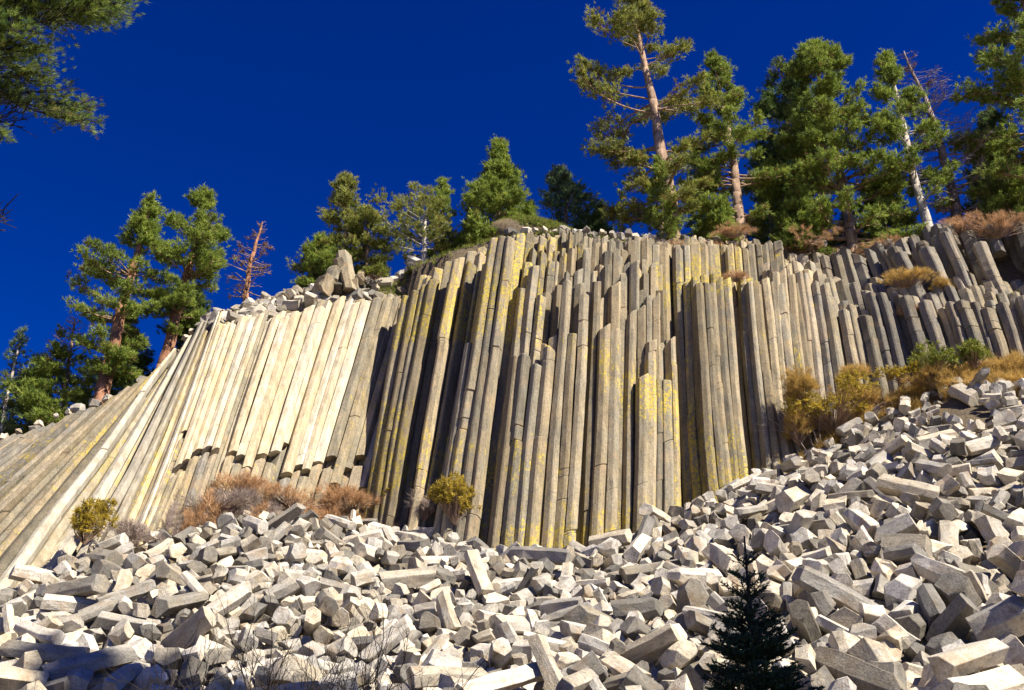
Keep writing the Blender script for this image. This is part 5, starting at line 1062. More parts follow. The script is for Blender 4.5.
def build_tree(name, label, cat, Y, u_base, spine, r0, prof, nbr, leaf, bark, seed, tuft=.34, per=6, up=.18, droop=0.0, bare=None, group=None,
               asym=0.0, tpl=TUFTS, sprays_each=3, brown=.04, rtop=.03, clump=0.0, base=None, ysp=None, limb=.28):
    """spine: (u, v) points of the trunk above the ground, last is the tip; prof: (height 0..1, half width px)"""
    rnd = random.Random(seed)
    x0 = at(u_base, 200, Y)
    if base is None:
        g = at(u_base, spine[0][1] + 20, Y); gx = g.x
        for _ in range(4):
            z = ground_z(gx, Y); vv = px((gx, Y, z))[1]; gx = at(u_base, vv, Y).x
        P = [np.array((gx, Y, ground_z(gx, Y) - .35))]
    else: P = [np.array(base)]
    for i, (u, v) in enumerate(spine): P.append(np.array(at(u, v, Y + (ysp or 0) * (i + 1) / len(spine))))
    seg = [0]
    for i in range(1, len(P)): seg.append(seg[-1] + np.linalg.norm(P[i] - P[i - 1]))
    H = seg[-1]; seg = np.array(seg) / H; PA = np.array(P)
    def axis(h): return np.array([np.interp(h, seg, PA[:, c]) for c in range(3)])
    def soft_axis(h):
        return (axis(max(0, h - .07)) + axis(h) * 2 + axis(min(1, h + .07))) / 4 if .07 < h < .93 else axis(h)
    dist = np.linalg.norm(P[-1]) ; mpp = dist / FPX
    root = empty(name, Vector(P[0]), label, cat, group)
    T = Acc(); n = 16
    pts = [soft_axis(i / n) + np.array((rnd.gauss(0, .03), rnd.gauss(0, .03), 0)) * (r0 / .3) for i in range(n + 1)]
    m = len(pts)
    T2 = Acc()
    for i in range(n):
        f0, f1 = i / n, (i + 1) / n
        q0 = r0 * (1 - f0) ** .8 * (1.25 if i == 0 else 1) + rtop * f0; q1 = r0 * (1 - f1) ** .8 + rtop * f1
        T2.tube([pts[i], pts[i + 1]], q0, q1, 8)
    T2.build('trunk', bark, root, True)
    Lb = Acc(); C = Leaves()
    ph = [q[0] for q in prof]; pr = [q[1] for q in prof]
    h0, h1 = ph[0], ph[-1]
    clph = rnd.uniform(0, 9)
    for i in range(nbr):
        h = h0 + (h1 - h0) * ((i + rnd.random()) / nbr)
        if clump and math.sin(h * 34 + clph) + rnd.uniform(-.8, .8) < -clump and h < .9: continue
        R = np.interp(h, ph, pr) * mpp * rnd.uniform(.55, 1.12)
        if R < .05: R = .05
        az = rnd.uniform(0, 2 * math.pi)
        if asym: R *= 1 + asym * math.cos(az)
        upa = up + (h - .5) * .7 + rnd.gauss(0, .12)
        d = np.array((math.cos(az) * math.cos(upa), math.sin(az) * math.cos(upa), math.sin(upa)))
        p = soft_axis(h); bp = [p]; ns = max(2, int(R / .45) + 1)
        side = np.array((-math.sin(az), math.cos(az), 0)); bend = rnd.gauss(0, .12)
        for s_ in range(ns):
            f = (s_ + 1) / ns
            d = d + np.array((0, 0, (-droop if f < .6 else droop + .12) * .5)) + side * bend; d /= np.linalg.norm(d)
            p = p + d * R / ns; bp.append(p)
        br = max(.018, r0 * (1 - h) * limb)
        Lb.tube(bp, br, max(.01, br * .25), 4)
        isbare = bare and rnd.random() < bare(h, az)
        # foliage on the outer part and side twigs
        nt = max(2, int(per * (R / 1.2 + .4) * (1.35 if tuft > .28 else 1)))
        for k in range(nt):
            f = rnd.uniform(.28, 1.02) ** .8 if R > .5 else rnd.uniform(.0, 1.1)
            idx = min(f, .999) * ns; i0 = int(idx); q = bp[i0] * (1 - idx + i0) + bp[i0 + 1] * (idx - i0)
            sd = side * rnd.choice((-1, 1)) * rnd.uniform(.2, 1) + d * rnd.uniform(.2, .9) + np.array((0, 0, rnd.uniform(-.1, .35)))
            sd /= np.linalg.norm(sd)
            ln = R * .34 * rnd.uniform(.4, 1.1) * (1.15 - f * .6) + .08
            q2 = q + sd * ln
            Lb.tube([q, q2], max(.008, br * .22), .006, 3)
            if isbare:
                for _ in range(2):
                    q3 = q2 + (sd + np.array((rnd.gauss(0, .6), rnd.gauss(0, .6), rnd.gauss(0, .4)))) * ln * .5
                    Lb.tube([q2, q3], .012, .005, 3)
                continue
            tone = min(1, max(0, rnd.gauss(.5, .25)))
            bw = 1.0 if rnd.random() < brown else 0
            for _ in range(sprays_each + 1):
                w_ = rnd.uniform(.25, 1.0)
                c_ = q + (q2 - q) * w_ + np.array((rnd.gauss(0, .5), rnd.gauss(0, .5), rnd.gauss(0, .3))) * tuft
                put_tuft(C, c_, sd + np.array((0, 0, .35)), tuft * .74 * rnd.uniform(.6, 1.1), rnd, (min(1, max(0, tone + rnd.gauss(0, .12))), bw * .7, 0), tpl)
        if not isbare:
            for _ in range(sprays_each): put_tuft(C, bp[-1] + np.array([rnd.gauss(0, .1) for _ in range(3)]), d + np.array((0, 0, .3)), tuft * rnd.uniform(.7, 1.1), rnd, (rnd.uniform(.4, 1), 0, 0), tpl)
    Lb.build('branches', bark if bark is not B_red else B_tan, root)
    C.build('crown', leaf, root)
    return root
TG = 'conifers along the clifftop'
build_tree('pine_tree', 'thin pale young tree at the far left edge with a sparse narrow crown', 'tree', 42, -2, [(6, 400), (15, 362), (22, 330)], .09, [(0.15, 9), (0.5, 13), (0.8, 7), (1, 1)], 50, L_blue, B_pale, 21, .26, 3, sprays_each=2, group=TG)
build_tree('pine_tree', 'low bushy tree with a brownish dead top, left of the red-trunked pines', 'tree', 43, 62, [(66, 380), (75, 318)], .16, [(0.05, 50), (0.3, 46), (0.5, 30), (0.7, 20), (0.9, 11), (1, 2)], 80, L_green, B_tan, 22, .34, 5, group=TG,
    bare=lambda h, a: .75 if h > .62 else 0, brown=.1)
build_tree('pine_tree', 'leaning red-trunked pine, the left one of the pair above the low flank', 'tree', 41.5, 98, [(118, 325), (135, 262), (152, 200)], .36, [(0.13, 12), (0.28, 30), (0.4, 36), (0.55, 47), (0.7, 32), (0.82, 17), (0.92, 9), (1, 2)], 150, L_green, B_red, 23, .3, 7, asym=-.1, clump=.1, group=TG)
build_tree('pine_tree', 'pine with a bare curved red trunk, right one of the pair above the flank', 'tree', 43.2, 156, [(176, 318), (186, 280), (196, 235), (206, 192)], .33, [(0.26, 14), (0.4, 30), (0.52, 42), (0.62, 36), (0.75, 30), (0.88, 16), (1, 2)], 140, L_green, B_red, 24, .3, 7, clump=.1, group=TG)
build_tree('dead_tree', 'small dead reddish brown tree between the leaning pines and the pale cliff', 'tree', 46.8, 243, [(250, 262), (263, 222)], .2, [(0.15, 16), (0.5, 20), (0.8, 11), (1, 1)], 60, L_brown, B_red, 25, .22, 3, bare=lambda h, a: .6, group=TG, sprays_each=2)
build_tree('pine_tree', 'small slender pine above the pale cliff, with pale yellow green needles', 'tree', 48.5, 346, [(346, 235), (350, 178)], .16, [(0.12, 42), (0.3, 34), (0.45, 16), (0.7, 20), (0.9, 12), (1, 2)], 75, L_olive, B_tan, 26, .32, 5, asym=-.25, group=TG)
build_tree('pine_tree', 'round low pine hard against the right side of the small slender pine', 'tree', 47.8, 366, [(368, 235), (367, 210)], .13, [(0.15, 20), (0.5, 25), (0.8, 14), (1, 2)], 50, L_olive, B_tan, 27, .32, 6, group=TG)
build_tree('pine_tree', 'flat-topped spreading pine with a bleached trunk above the dark corner of the cliff', 'tree', 47, 424, [(424, 232), (428, 202)], .17, [(0.3, 30), (0.55, 44), (0.75, 40), (1, 4)], 50, L_olive, B_pale, 28, .3, 4, asym=-.35, up=.15, group=TG)
build_tree('pine_tree', 'narrow spire of a tree between the flat-topped pine and the dark cone', 'tree', 49, 441, [(442, 215), (444, 180)], .12, [(0.1, 17), (0.5, 15), (0.8, 8), (1, 1)], 60, L_green, B_tan, 29, .3, 5, group=TG)
build_tree('pine_tree', 'dark green cone-shaped tree left of the grassy rock cap', 'tree', 47.5, 496, [(497, 190), (498, 142)], .22, [(0.1, 36), (0.35, 36), (0.6, 24), (0.82, 10), (1, 1)], 120, L_green, B_tan, 30, .34, 7, group=TG)
build_tree('pine_tree', 'dark small tree low behind the grassy rock cap', 'tree', 52, 565, [(566, 195), (560, 170)], .2, [(0.2, 34), (0.6, 32), (0.85, 16), (1, 3)], 70, L_blue, B_tan, 31, .36, 5, group=TG)
build_tree('pine_tree', 'tallest pine, with long crooked limbs on its left and orange-tan bark', 'tree', 46.5, 676, [(672, 210), (663, 165), (652, 100), (640, 45), (630, -8)], .42,
    [(0.14, 40), (0.28, 52), (0.36, 44), (0.45, 62), (0.6, 56), (0.72, 48), (0.84, 30), (0.93, 16), (1, 3)], 95, L_olive, B_tan, 32, .36, 8, asym=-.22, clump=.15, up=.12, brown=.1, group=TG, limb=.34)
build_tree('fir_tree', 'small dark green fir hiding the foot of the tallest pine', 'tree', 45.6, 662, [(662, 195), (658, 160)], .1, [(0.05, 20), (0.4, 18), (0.8, 7), (1, 1)], 70, L_green, B_tan, 33, .28, 6, group=TG)
build_tree('fir_tree', 'tiny fir standing left of the tallest pine at the cliff edge', 'tree', 47, 622, [(622, 210), (622, 192)], .06, [(0.05, 9), (0.5, 7), (1, 1)], 30, L_green, B_tan, 57, .22, 4, group=TG)
build_tree('pine_tree', 'broad green conifer right of the tallest pine', 'tree', 48, 742, [(736, 180), (724, 110), (713, 56)], .34, [(0.08, 40), (0.3, 44), (0.5, 36), (0.7, 26), (0.85, 14), (0.95, 7), (1, 2)], 160, L_green, B_tan, 34, .32, 8, clump=.15, brown=.08, group=TG)
build_tree('pine_tree', 'thin half bare tree squeezed between the tallest pine and the broad conifer', 'tree', 50, 701, [(698, 190), (694, 148)], .14, [(0.1, 18), (0.5, 16), (0.8, 9), (1, 1)], 55, L_green, B_tan, 35, .32, 4, bare=lambda h, a: .3, group=TG)
build_tree('fir_tree', 'densest dark conifer, its top rising just left of the widest break in the clifftop trees', 'tree', 48.5, 852, [(842, 180), (826, 110), (813, 46)], .36, [(0.06, 50), (0.3, 52), (0.5, 45), (0.7, 37), (0.85, 27), (0.95, 14), (1, 3)], 230, L_green, B_tan, 36, .34, 8, clump=.15, group=TG)
build_tree('fir_tree', 'dark tree with a bare spike top showing behind the densest conifer', 'tree', 52, 800, [(795, 180), (786, 110), (780, 58)], .3, [(0.08, 36), (0.4, 38), (0.7, 28), (0.87, 16), (1, 2)], 120, L_dark, B_tan, 37, .38, 7, bare=lambda h, a: .6 if h > .88 else 0, group=TG)
build_tree('pine_tree', 'leaning green conifer with a pale trunk showing, left of the dead snag', 'tree', 47.6, 934, [(918, 190), (902, 120), (887, 56)], .3, [(0.2, 32), (0.35, 36), (0.55, 30), (0.75, 22), (0.9, 12), (1, 2)], 130, L_green, B_pale, 38, .34, 7, asym=-.1, clump=.2, group=TG)
build_tree('dead_tree', 'tall dead leaning snag with grey drooping twigs', 'tree', 48.6, 962, [(953, 190), (930, 110), (903, 52)], .36, [(0.1, 24), (0.3, 32), (0.5, 28), (0.7, 24), (0.85, 20), (1, 5)], 110, L_brown, B_grey, 39, .24, 6, asym=.45, up=.0, droop=.12, bare=lambda h, a: .93, group=TG, sprays_each=2)
build_tree('fir_tree', 'round bright green young fir at the right edge above the outcrop', 'tree', 47.5, 1008, [(1004, 195), (1000, 164)], .12, [(0.05, 26), (0.4, 25), (0.75, 16), (1, 2)], 90, L_green, B_tan, 40, .3, 6, group=TG)
build_tree('fir_tree', 'dark tree with a blunt brown top behind the round young fir', 'tree', 51, 1000, [(998, 170), (990, 112)], .25, [(0.1, 26), (0.5, 24), (0.85, 14), (1, 3)], 110, L_dark, B_tan, 41, .38, 6, group=TG)
build_tree('pine_tree', 'tall conifer cut by the right edge of the picture', 'tree', 47, 1062, [(1048, 150), (1032, 60), (1018, -25)], .4, [(0.1, 58), (0.4, 62), (0.6, 50), (0.8, 33), (1, 4)], 190, L_green, B_tan, 42, .38, 8, clump=.2, group=TG)
# nearer understorey filling between the big conifers
for i, (u, Y, v, hw, lab) in enumerate([(722, 47.2, 200, 17, 'low green sapling at the foot of the broad conifer'), (800, 47.8, 188, 24, 'low green young tree left of the densest conifer trunk'),
        (885, 49, 178, 30, 'low green young tree between the densest conifer and the leaning one'), (470, 48.5, 222, 17, 'short green tree between the spire and the cone-shaped tree'), (528, 48.3, 205, 13, 'short green tree right of the cone-shaped tree'),
        (322, 48, 238, 26, 'low green tree above the rubble at the top of the pale cliff'), (770, 50, 160, 22, 'green tree filling the space between the two broad conifers'),
        (600, 50, 205, 16, 'dark low tree right of the grassy rock cap'), (30, 43.5, 375, 32, 'low green tree beside the thin pale tree on the left'), (192, 46, 292, 24, 'dark low tree behind the curved red trunk'), (130, 44, 330, 28, 'dark green tree filling between the two red trunks')]):
    build_tree('young_tree', lab, 'tree', Y, u, [(u, v + 12), (u, v)], .1, [(.05, hw), (.5, hw * .8), (.8, hw * .4), (1, 1)], int(60 + hw), L_dark if 'dark' in lab else L_green, B_tan, 60 + i, .32, 5, group=TG)

# the near pine whose limbs hang into the upper left corner
b0 = at(-95, 60, 15.5); gx = b0.x
near = build_tree('pine_tree', 'near pine hanging its limbs into the upper left corner', 'tree', 15.5, -95, [(-100, 200), (-90, 0), (-70, -330)], .3,
    [(.33, 24), (.38, 42), (.43, 50), (.48, 62), (.52, 84), (.56, 126), (.64, 126), (.75, 95), (.9, 40), (1, 4)], 260, L_near, B_dark, 43, .17, 26, up=.02, droop=.08, tpl=THIN, sprays_each=4,
    bare=lambda h, a: .03 if h > .415 else .8, base=(gx * 1.02, 15.5, ground_z(gx, 15.5) - .2), limb=.09)
# tall pines outside the frame that shade the corner of the talus and the young fir
def shade_tree(x, y, H, R, seed, label):
    rnd = random.Random(seed)
    root = empty('pine_tree', Vector((x, y, -1.7)), label, 'tree', 'pines beside the viewpoint')
    T = Acc(); T.tube([(x + rnd.gauss(0, .05), y + rnd.gauss(0, .05), -1.7 + (H + 1.7) * i / 8) for i in range(9)], .38, .04, 9); T.build('trunk', B_tan, root, True)
    C = Leaves(); B = Acc()
    for i in range(int(H * 9)):
        h = rnd.uniform(.3, 1); rr = R * min(1, (1 - h) * 1.9 + .12) * rnd.uniform(.6, 1.1); az = rnd.uniform(0, 6.28)
        d = np.array((math.cos(az), math.sin(az), rnd.uniform(-.1, .3))); p0 = np.array((x, y, H * h)); B.tube([p0, p0 + d * rr], .05, .015, 4)
        for k in range(int(5 + rr * 3)):
            f = rnd.uniform(.3, 1.05); put_tuft(C, p0 + d * rr * f + np.array([rnd.gauss(0, .25) for _ in range(3)]), d, rnd.uniform(.4, .65), rnd, (rnd.random(), 0, 0))
    B.build('branches', B_tan, root); C.build('crown', L_green, root)
shade_tree(8.4, 4.9, 12.5, 2.6, 71, 'broad pine right of the viewpoint, outside the frame')
shade_tree(13.4, 6.6, 34, 3.0, 72, 'very tall pine right of the viewpoint, outside the frame')

# young dark fir in the near foreground
def near_fir():
    rnd = random.Random(5)
    tip = np.array(at(744, 536, 9.0)); x, y = tip[0] * .985, 9.0
    g = ground_z(x, y); base = np.array((x, y, g - .1)); H = tip[2] - g
    root = empty('young_fir', Vector(base), 'dark young fir standing in front of the talus', 'tree')
    T = Acc(); T.tube([base + (tip - base) * i / 10 + np.array((rnd.gauss(0, .006), 0, 0)) for i in range(11)], .06, .008, 8); T.build('trunk', B_dark, root, True)
    B = Acc(); C = Leaves()
    def spray(p, d, L, depth):
        d = d / np.linalg.norm(d); q = p + d * L
        B.tube([p, q], .003 + .004 * depth, .002, 3)
        n = int(L / .007)
        tone = rnd.uniform(0, .8)
        for i in range(n):
            f = (i + rnd.random()) / n; o = p + d * L * f
            nd = d * .6 + np.array((rnd.gauss(0, .6), rnd.gauss(0, .6), rnd.gauss(0, .35) + .15)); nd /= np.linalg.norm(nd)
            s_ = np.cross(nd, d) * .0085
            C.add([o - s_, o + s_, o + nd * rnd.uniform(.03, .048)], (tone, 0, 0))
        if depth > 0:
            for i in range(int(L / .055)):
                f = (i + .8) / (L / .055 + .5)
                if f > .97: continue
                side = np.cross(d, (0, 0, 1)); side /= np.linalg.norm(side) + 1e-9
                sd = d * .75 + side * (1 if i % 2 else -1) * rnd.uniform(.5, .9) + np.array((0, 0, rnd.uniform(-.1, .15)))
                spray(p + d * L * f, sd, L * (1 - f) * .55 + .05, depth - 1)
    nw = 27
    for k in range(nw):
        h = 1 - .07 - (k / nw) ** .92 * .93
        L = .07 + (1 - h) * 1.3
        m = 5 + min(5, k // 2)
        for j in range(m):
            az = j * 2 * math.pi / m + rnd.uniform(-.25, .25) + k
            el = .75 - (1 - h) * 1.0 + rnd.uniform(-.1, .1)
            d = np.array((math.cos(az) * math.cos(el), math.sin(az) * math.cos(el), math.sin(el)))
            spray(base + (tip - base) * (h + rnd.uniform(-.012, .012)), d, L * rnd.uniform(.75, 1.1), 2 if L > .35 else 1)
    B.build('branches', B_dark, root); C.build('crown', L_fir, root)
near_fir()

# leafless shrubs
def bare_shrub(name, label, x, y, H, seed, spread=.5, stems=6, r=.014, mat=B_dark, group=None, z=None, buds=None):
    rnd = random.Random(seed)
    g = ground_z(x, y) if z is None else z
    root = empty(name, Vector((x, y, g)), label, 'shrub', group)
    A = Acc(); C = Leaves()
    def grow(p, d, L, r_, dep):
        pts = [p]; q = p; dd = d
        n = 4
        for i in range(n):
            dd = dd + np.array([rnd.gauss(0, .1) for _ in range(3)]) + np.array((0, 0, .05)); dd /= np.linalg.norm(dd)
            q = q + dd * L / n; pts.append(q)
            if dep > 0 and i > 0:
                for _ in range(rnd.choice((1, 1, 2))):
                    sd = dd + np.array([rnd.gauss(0, .5) for _ in range(3)]) + np.array((0, 0, .15)); sd /= np.linalg.norm(sd)
                    grow(q, sd, L * rnd.uniform(.4, .65), r_ * .55, dep - 1)
        A.tube(pts, r_, r_ * .45, 4 if r_ > .006 else 3)
        if buds and dep == 0:
            put_tuft(C, q, dd, buds, rnd, (rnd.random(), 0, 0))
    for s_ in range(stems):
        az = rnd.uniform(0, 6.28); sp = rnd.uniform(.1, spread)
        d = np.array((math.cos(az) * sp, math.sin(az) * sp, 1)); d /= np.linalg.norm(d)
        grow(np.array((x + math.cos(az) * .1, y + math.sin(az) * .1, g - .1)), d, H * rnd.uniform(.5, .72), r * rnd.uniform(.7, 1.1), 3)
    A.build('stems', mat, root)
    if buds: C.build('leaves', L_dark, root)
    return root
for i, (u, v, Y, st, sp, lab) in enumerate([(262, 612, 12.5, 6, .32, 'tall leafless dark shrub, the middle and tallest one in front of the left talus'), (215, 640, 12, 5, .3, 'leafless dark shrub left of the tallest one in the left foreground'),
        (305, 632, 12.8, 4, .3, 'leafless dark shrub just right of the tallest one in the left foreground'), (395, 612, 13, 5, .35, 'leafless dark shrub standing alone in front of the middle talus'), (440, 665, 12.5, 4, .4, 'low leafless twigs near the bottom edge right of the lone shrub'),
        (330, 668, 11.5, 5, .5, 'low tangled twigs at the bottom edge between the leafless shrubs'), (110, 668, 12, 5, .4, 'low leafless twigs near the lower left corner')]):
    p = at(u, v, Y); g = ground_z(p.x, Y)
    bare_shrub('bare_shrub', lab, p.x, Y, (p.z - g) * .95, 80 + i, sp, st, .02, B_dark, 'leafless shrubs in the foreground')

# ---------------------------------------------------------------- brush, grass and the rocks along the brow
def hit(u, v, y0=12.0, y1=75.0):
    y = y0; prev = y0
    while y < y1:
        p = at(u, v, y)
        if ground_z(p.x, y) > p.z:
            for _ in range(12):
                m = (prev + y) / 2; q = at(u, v, m)
                if ground_z(q.x, m) > q.z: y = m
                else: prev = m
            q = at(u, v, y); return np.array((q.x, y, ground_z(q.x, y)))
        prev = y; y += .25
    return None
BUSH = [tuft_template(12, 1.0, .22, 2.2) for _ in range(6)]
TWIG = [tuft_template(26, 1.0, .045, 1.3) for _ in range(6)]
BLADE = [tuft_template(13, 1.0, .085, .5) for _ in range(6)]
def bush(name, label, cat, p, w, h, leaf, seed, n=160, tpl=BUSH, r=.16, bark=B_tan, group=None, ww=None):
    """rounded shrub: crooked stems and leaf sprays, w and ww half widths in metres"""
    rnd = random.Random(seed); p = np.array(p, float); ww = ww or w * .7
    root = empty(name, Vector(p), label, cat, group)
    S_ = Acc(); C = Leaves()
    lob = [(rnd.gauss(0, .42), rnd.gauss(0, .42), rnd.uniform(.35, .75), rnd.uniform(.3, .5)) for _ in range(7)]
    for i in range(n):
        lx, ly, lz, lr = rnd.choice(lob)
        th = rnd.uniform(0, 6.28); ph = math.acos(rnd.uniform(-.3, 1)); q = lr * rnd.uniform(.6, 1.1)
        e = np.array((lx + q * math.sin(ph) * math.cos(th), ly + q * math.sin(ph) * math.sin(th), max(.03, lz + q * math.cos(ph)))) * (w, ww, h) * (1, 1, 1)
        d = e / (np.linalg.norm(e) + 1e-6) + (0, 0, .4)
        if i % 3 == 0:
            S_.tube([p + e * .02, p + e * .5 + np.array([rnd.gauss(0, .05) for _ in range(3)]), p + e], .018, .006, 3)
        put_tuft(C, p + e, d, r * rnd.uniform(.6, 1.2), rnd, (rnd.random(), 0, 0), tpl)
    S_.build('stems', bark, root); C.build('leaves', leaf, root)
    return root
def on_face(u, v, Y):  # rooted in the cliff's foot or a ledge
    return np.array(at(u, v, Y))
bush('shrub', 'yellow green shrub against the foot of the tall brown cliff, left of its lowest columns', 'shrub', on_face(456, 526, 38.1), 1.0, 2.0, L_yellow, 201, 330, r=.2)
bush('shrub', 'small yellow tuft growing in a crack left of the yellow green shrub', 'shrub', on_face(394, 500, 41.0), .4, .5, L_yellow, 202, 60)
bush('shrub', 'yellow green shrub climbing the low flank at the left', 'shrub', on_face(84, 545, 31.8), .8, 1.3, L_yellow, 203, 260, r=.18)
bush('shrub', 'narrow yellow green shrub above and right of the one on the low flank', 'shrub', on_face(101, 520, 32.6), .35, .7, L_yellow, 204, 90, r=.15)
bush('bare_brush', 'grey leafless brush right of the yellow green shrub on the low flank', 'shrub', on_face(124, 548, 33.2), 1.1, .8, L_mauve, 205, 110, TWIG, .3)
bush('bare_brush', 'greyish mauve leafless brush below the left part of the pale cliff', 'shrub', on_face(212, 514, 36.2), 1.5, .8, L_mauve, 206, 130, TWIG, .32)
bush('bare_brush', 'rust red brush below the pale cliff, the largest one', 'shrub', on_face(240, 505, 37.0), 1.2, 1.15, L_rust, 207, 220, TWIG, .3)
bush('bare_brush', 'low rust red brush between the two larger red ones below the pale cliff', 'shrub', on_face(290, 508, 39.0), 1.7, .8, L_rust, 208, 240, TWIG, .26)
bush('bare_brush', 'rust red brush below the right end of the pale cliff', 'shrub', on_face(350, 514, 40.6), 1.9, 1.0, L_rust, 209, 280, TWIG, .3)
bush('bare_brush', 'grey rust brush at the dark corner between the pale and brown cliffs', 'shrub', on_face(424, 522, 39.6), .7, 1.2, L_mauve, 210, 150, TWIG, .3)
# right: brush and grass below the grey terraces
for i, (u, v, w_, h_, L_, lab) in enumerate([(835, 428, 2.3, 2.0, L_yellow, 'broad yellow shrub at the top of the talus below the grey terraces'), (800, 440, 1.0, 1.4, L_straw, 'straw coloured shrub at the right end of the brown cliff foot'),
        (868, 405, 1.6, 1.2, L_straw, 'straw coloured shrub just right of the broad yellow one'), (805, 402, .9, 1.6, L_straw, 'tall straw tuft leaning on the columns above the broad yellow shrub'),
        (932, 372, 1.8, 1.25, L_meadow, 'green shrub below the middle of the grey terraces'), (975, 362, 1.3, 1.0, L_meadow, 'smaller green shrub right of the green one below the terraces'), (905, 378, 1.0, .9, L_yellow, 'small yellow green shrub left of the green one below the terraces'),
        (1012, 372, 1.2, 1.0, L_straw, 'straw coloured shrub at the right edge above the talus'), (955, 385, 1.6, .8, L_straw, 'low straw tuft in front of the green shrub'), (855, 382, .7, .9, L_straw, 'small straw tuft right against the terrace columns')]):
    p = on_face(u, v + 6, I_(u, [(800, 40.9), (850, 41.2), (900, 40.8), (950, 40.1), (1024, 39.4)]))
    bush('shrub', lab, 'shrub', p, w_, h_, L_, 220 + i, int(110 * w_ * h_ + 60), BUSH if L_ is not L_straw else TWIG, .2 if L_ is not L_straw else .34)
# ledges and clifftop
for i, (u, v, Y, w_, h_, L_, lab) in enumerate([(908, 288, 43.6, 1.6, .75, L_straw, 'yellow straw tuft on the middle ledge of the grey terraces'), (945, 292, 43.2, .8, .5, L_straw, 'small straw tuft on the ledge right of the larger one'),
        (736, 282, 43.2, .75, .5, L_rust, 'rust coloured tuft on the step of the tall brown cliff'), (882, 250, 46.6, 1.5, .6, L_rust, 'rust coloured brush on the brow above the grey terraces'), (1000, 238, 44.6, 2.0, 1.2, L_rust, 'rust brush above the dark outcrop'),
        (960, 236, 45.6, 1.0, .9, L_rust, 'small rust brush at the foot of the dead snag'), (735, 238, 46, 1.4, .5, L_rust, 'low rust brush on the brow under the broad conifer'), (810, 243, 46.2, 1.3, .4, L_rust, 'low rust brush on the brow under the densest conifer'),
        (374, 280, 45.6, .75, .7, L_meadow, 'bright green bush above the right end of the pale cliff'), (800, 395, 42, .35, .6, L_straw, 'straw wisp in the crack beside the dark recess'), (915, 318, 42.6, .5, .6, L_rust, 'rust wisp in a hollow of the grey terraces'), (1010, 305, 42.4, .7, .5, L_meadow, 'green tuft under the dark outcrop')]):
    bush('shrub', lab, 'shrub', on_face(u, v, Y), w_, h_, L_, 240 + i, int(150 * w_ * h_ + 60), TWIG if L_ in (L_straw, L_rust) else BUSH, .24 if L_ in (L_straw, L_rust) else .18)
pz = on_face(818, 462, 40.6)
bare_shrub('bare_shrub', 'leafless branching shrub at the right end of the brown cliff', pz[0], pz[1], 4.2, 97, .45, 5, .035, B_grey, z=pz[2])

def grass_field(name, label, uv, n, leaf, seed, r=.22, jit=.4, tpl=BLADE):
    """uv: image boxes (u0, u1, v0, v1) whose ground is grassy"""
    rnd = random.Random(seed); C = Leaves()
    for _ in range(n):
        u0, u1, v0, v1 = rnd.choice(uv)
        p = hit(rnd.uniform(u0, u1), rnd.uniform(v0, v1))
        if p is None: continue
        p = p + (rnd.gauss(0, jit * .3), rnd.gauss(0, jit), 0); p[2] = ground_z(p[0], p[1]) - .02
        put_tuft(C, p, np.array((rnd.gauss(0, .3), rnd.gauss(0, .3), 1)), r * rnd.uniform(.6, 1.4), rnd, (rnd.random(), 0, 0), tpl)
    o = C.build(name, leaf, None)
    if o: tag(o, label, kind='stuff')
grass_field('dry_grass', 'dry straw and orange grass on the slope between talus and grey terraces', [(785, 870, 395, 455), (860, 930, 372, 412), (920, 1035, 348, 395), (980, 1100, 345, 392)], 12000, L_straw, 301, .26)
grass_field('green_grass', 'green grass among the straw below the grey terraces', [(890, 960, 360, 385), (940, 1000, 350, 372), (1000, 1060, 345, 365)], 1800, L_meadow, 302)
def brow_grass(name, label, spans, leaf, seed, n, r=.22):
    rnd = random.Random(seed); C = Leaves()
    for _ in range(n):
        u0, u1, d0, d1 = rnd.choice(spans); u = rnd.uniform(u0, u1)
        v = I_(u, BV); a = at(u, v, 45); a = a.x / a.y
        Yb = float(np.interp(a, ba, by)) + .4 + rnd.uniform(d0, d1) * .7; x = a * Yb
        p = np.array((x, Yb, ground_z(x, Yb) - .02))
        put_tuft(C, p, np.array((rnd.gauss(0, .3), rnd.gauss(0, .3), 1)), r * rnd.uniform(.6, 1.5), rnd, (rnd.random(), 0, 0), BLADE)
    o = C.build(name, leaf, None)
    if o: tag(o, label, kind='stuff')
brow_grass('dry_grass', 'rust and straw grass along the brow under the big conifers', [(650, 800, 0, 2.5), (800, 960, 0, 3), (940, 1060, 0, 4)], L_rust, 303, 2200, .25)
brow_grass('green_grass', 'yellow green grass on the brow of the pale and brown cliffs', [(300, 412, 0, 1.8), (365, 412, 0, 1.8), (412, 520, 0, 2), (480, 600, 0, 1.5), (480, 560, 0, 1.5), (590, 650, .3, 2)], L_meadow, 304, 2200)

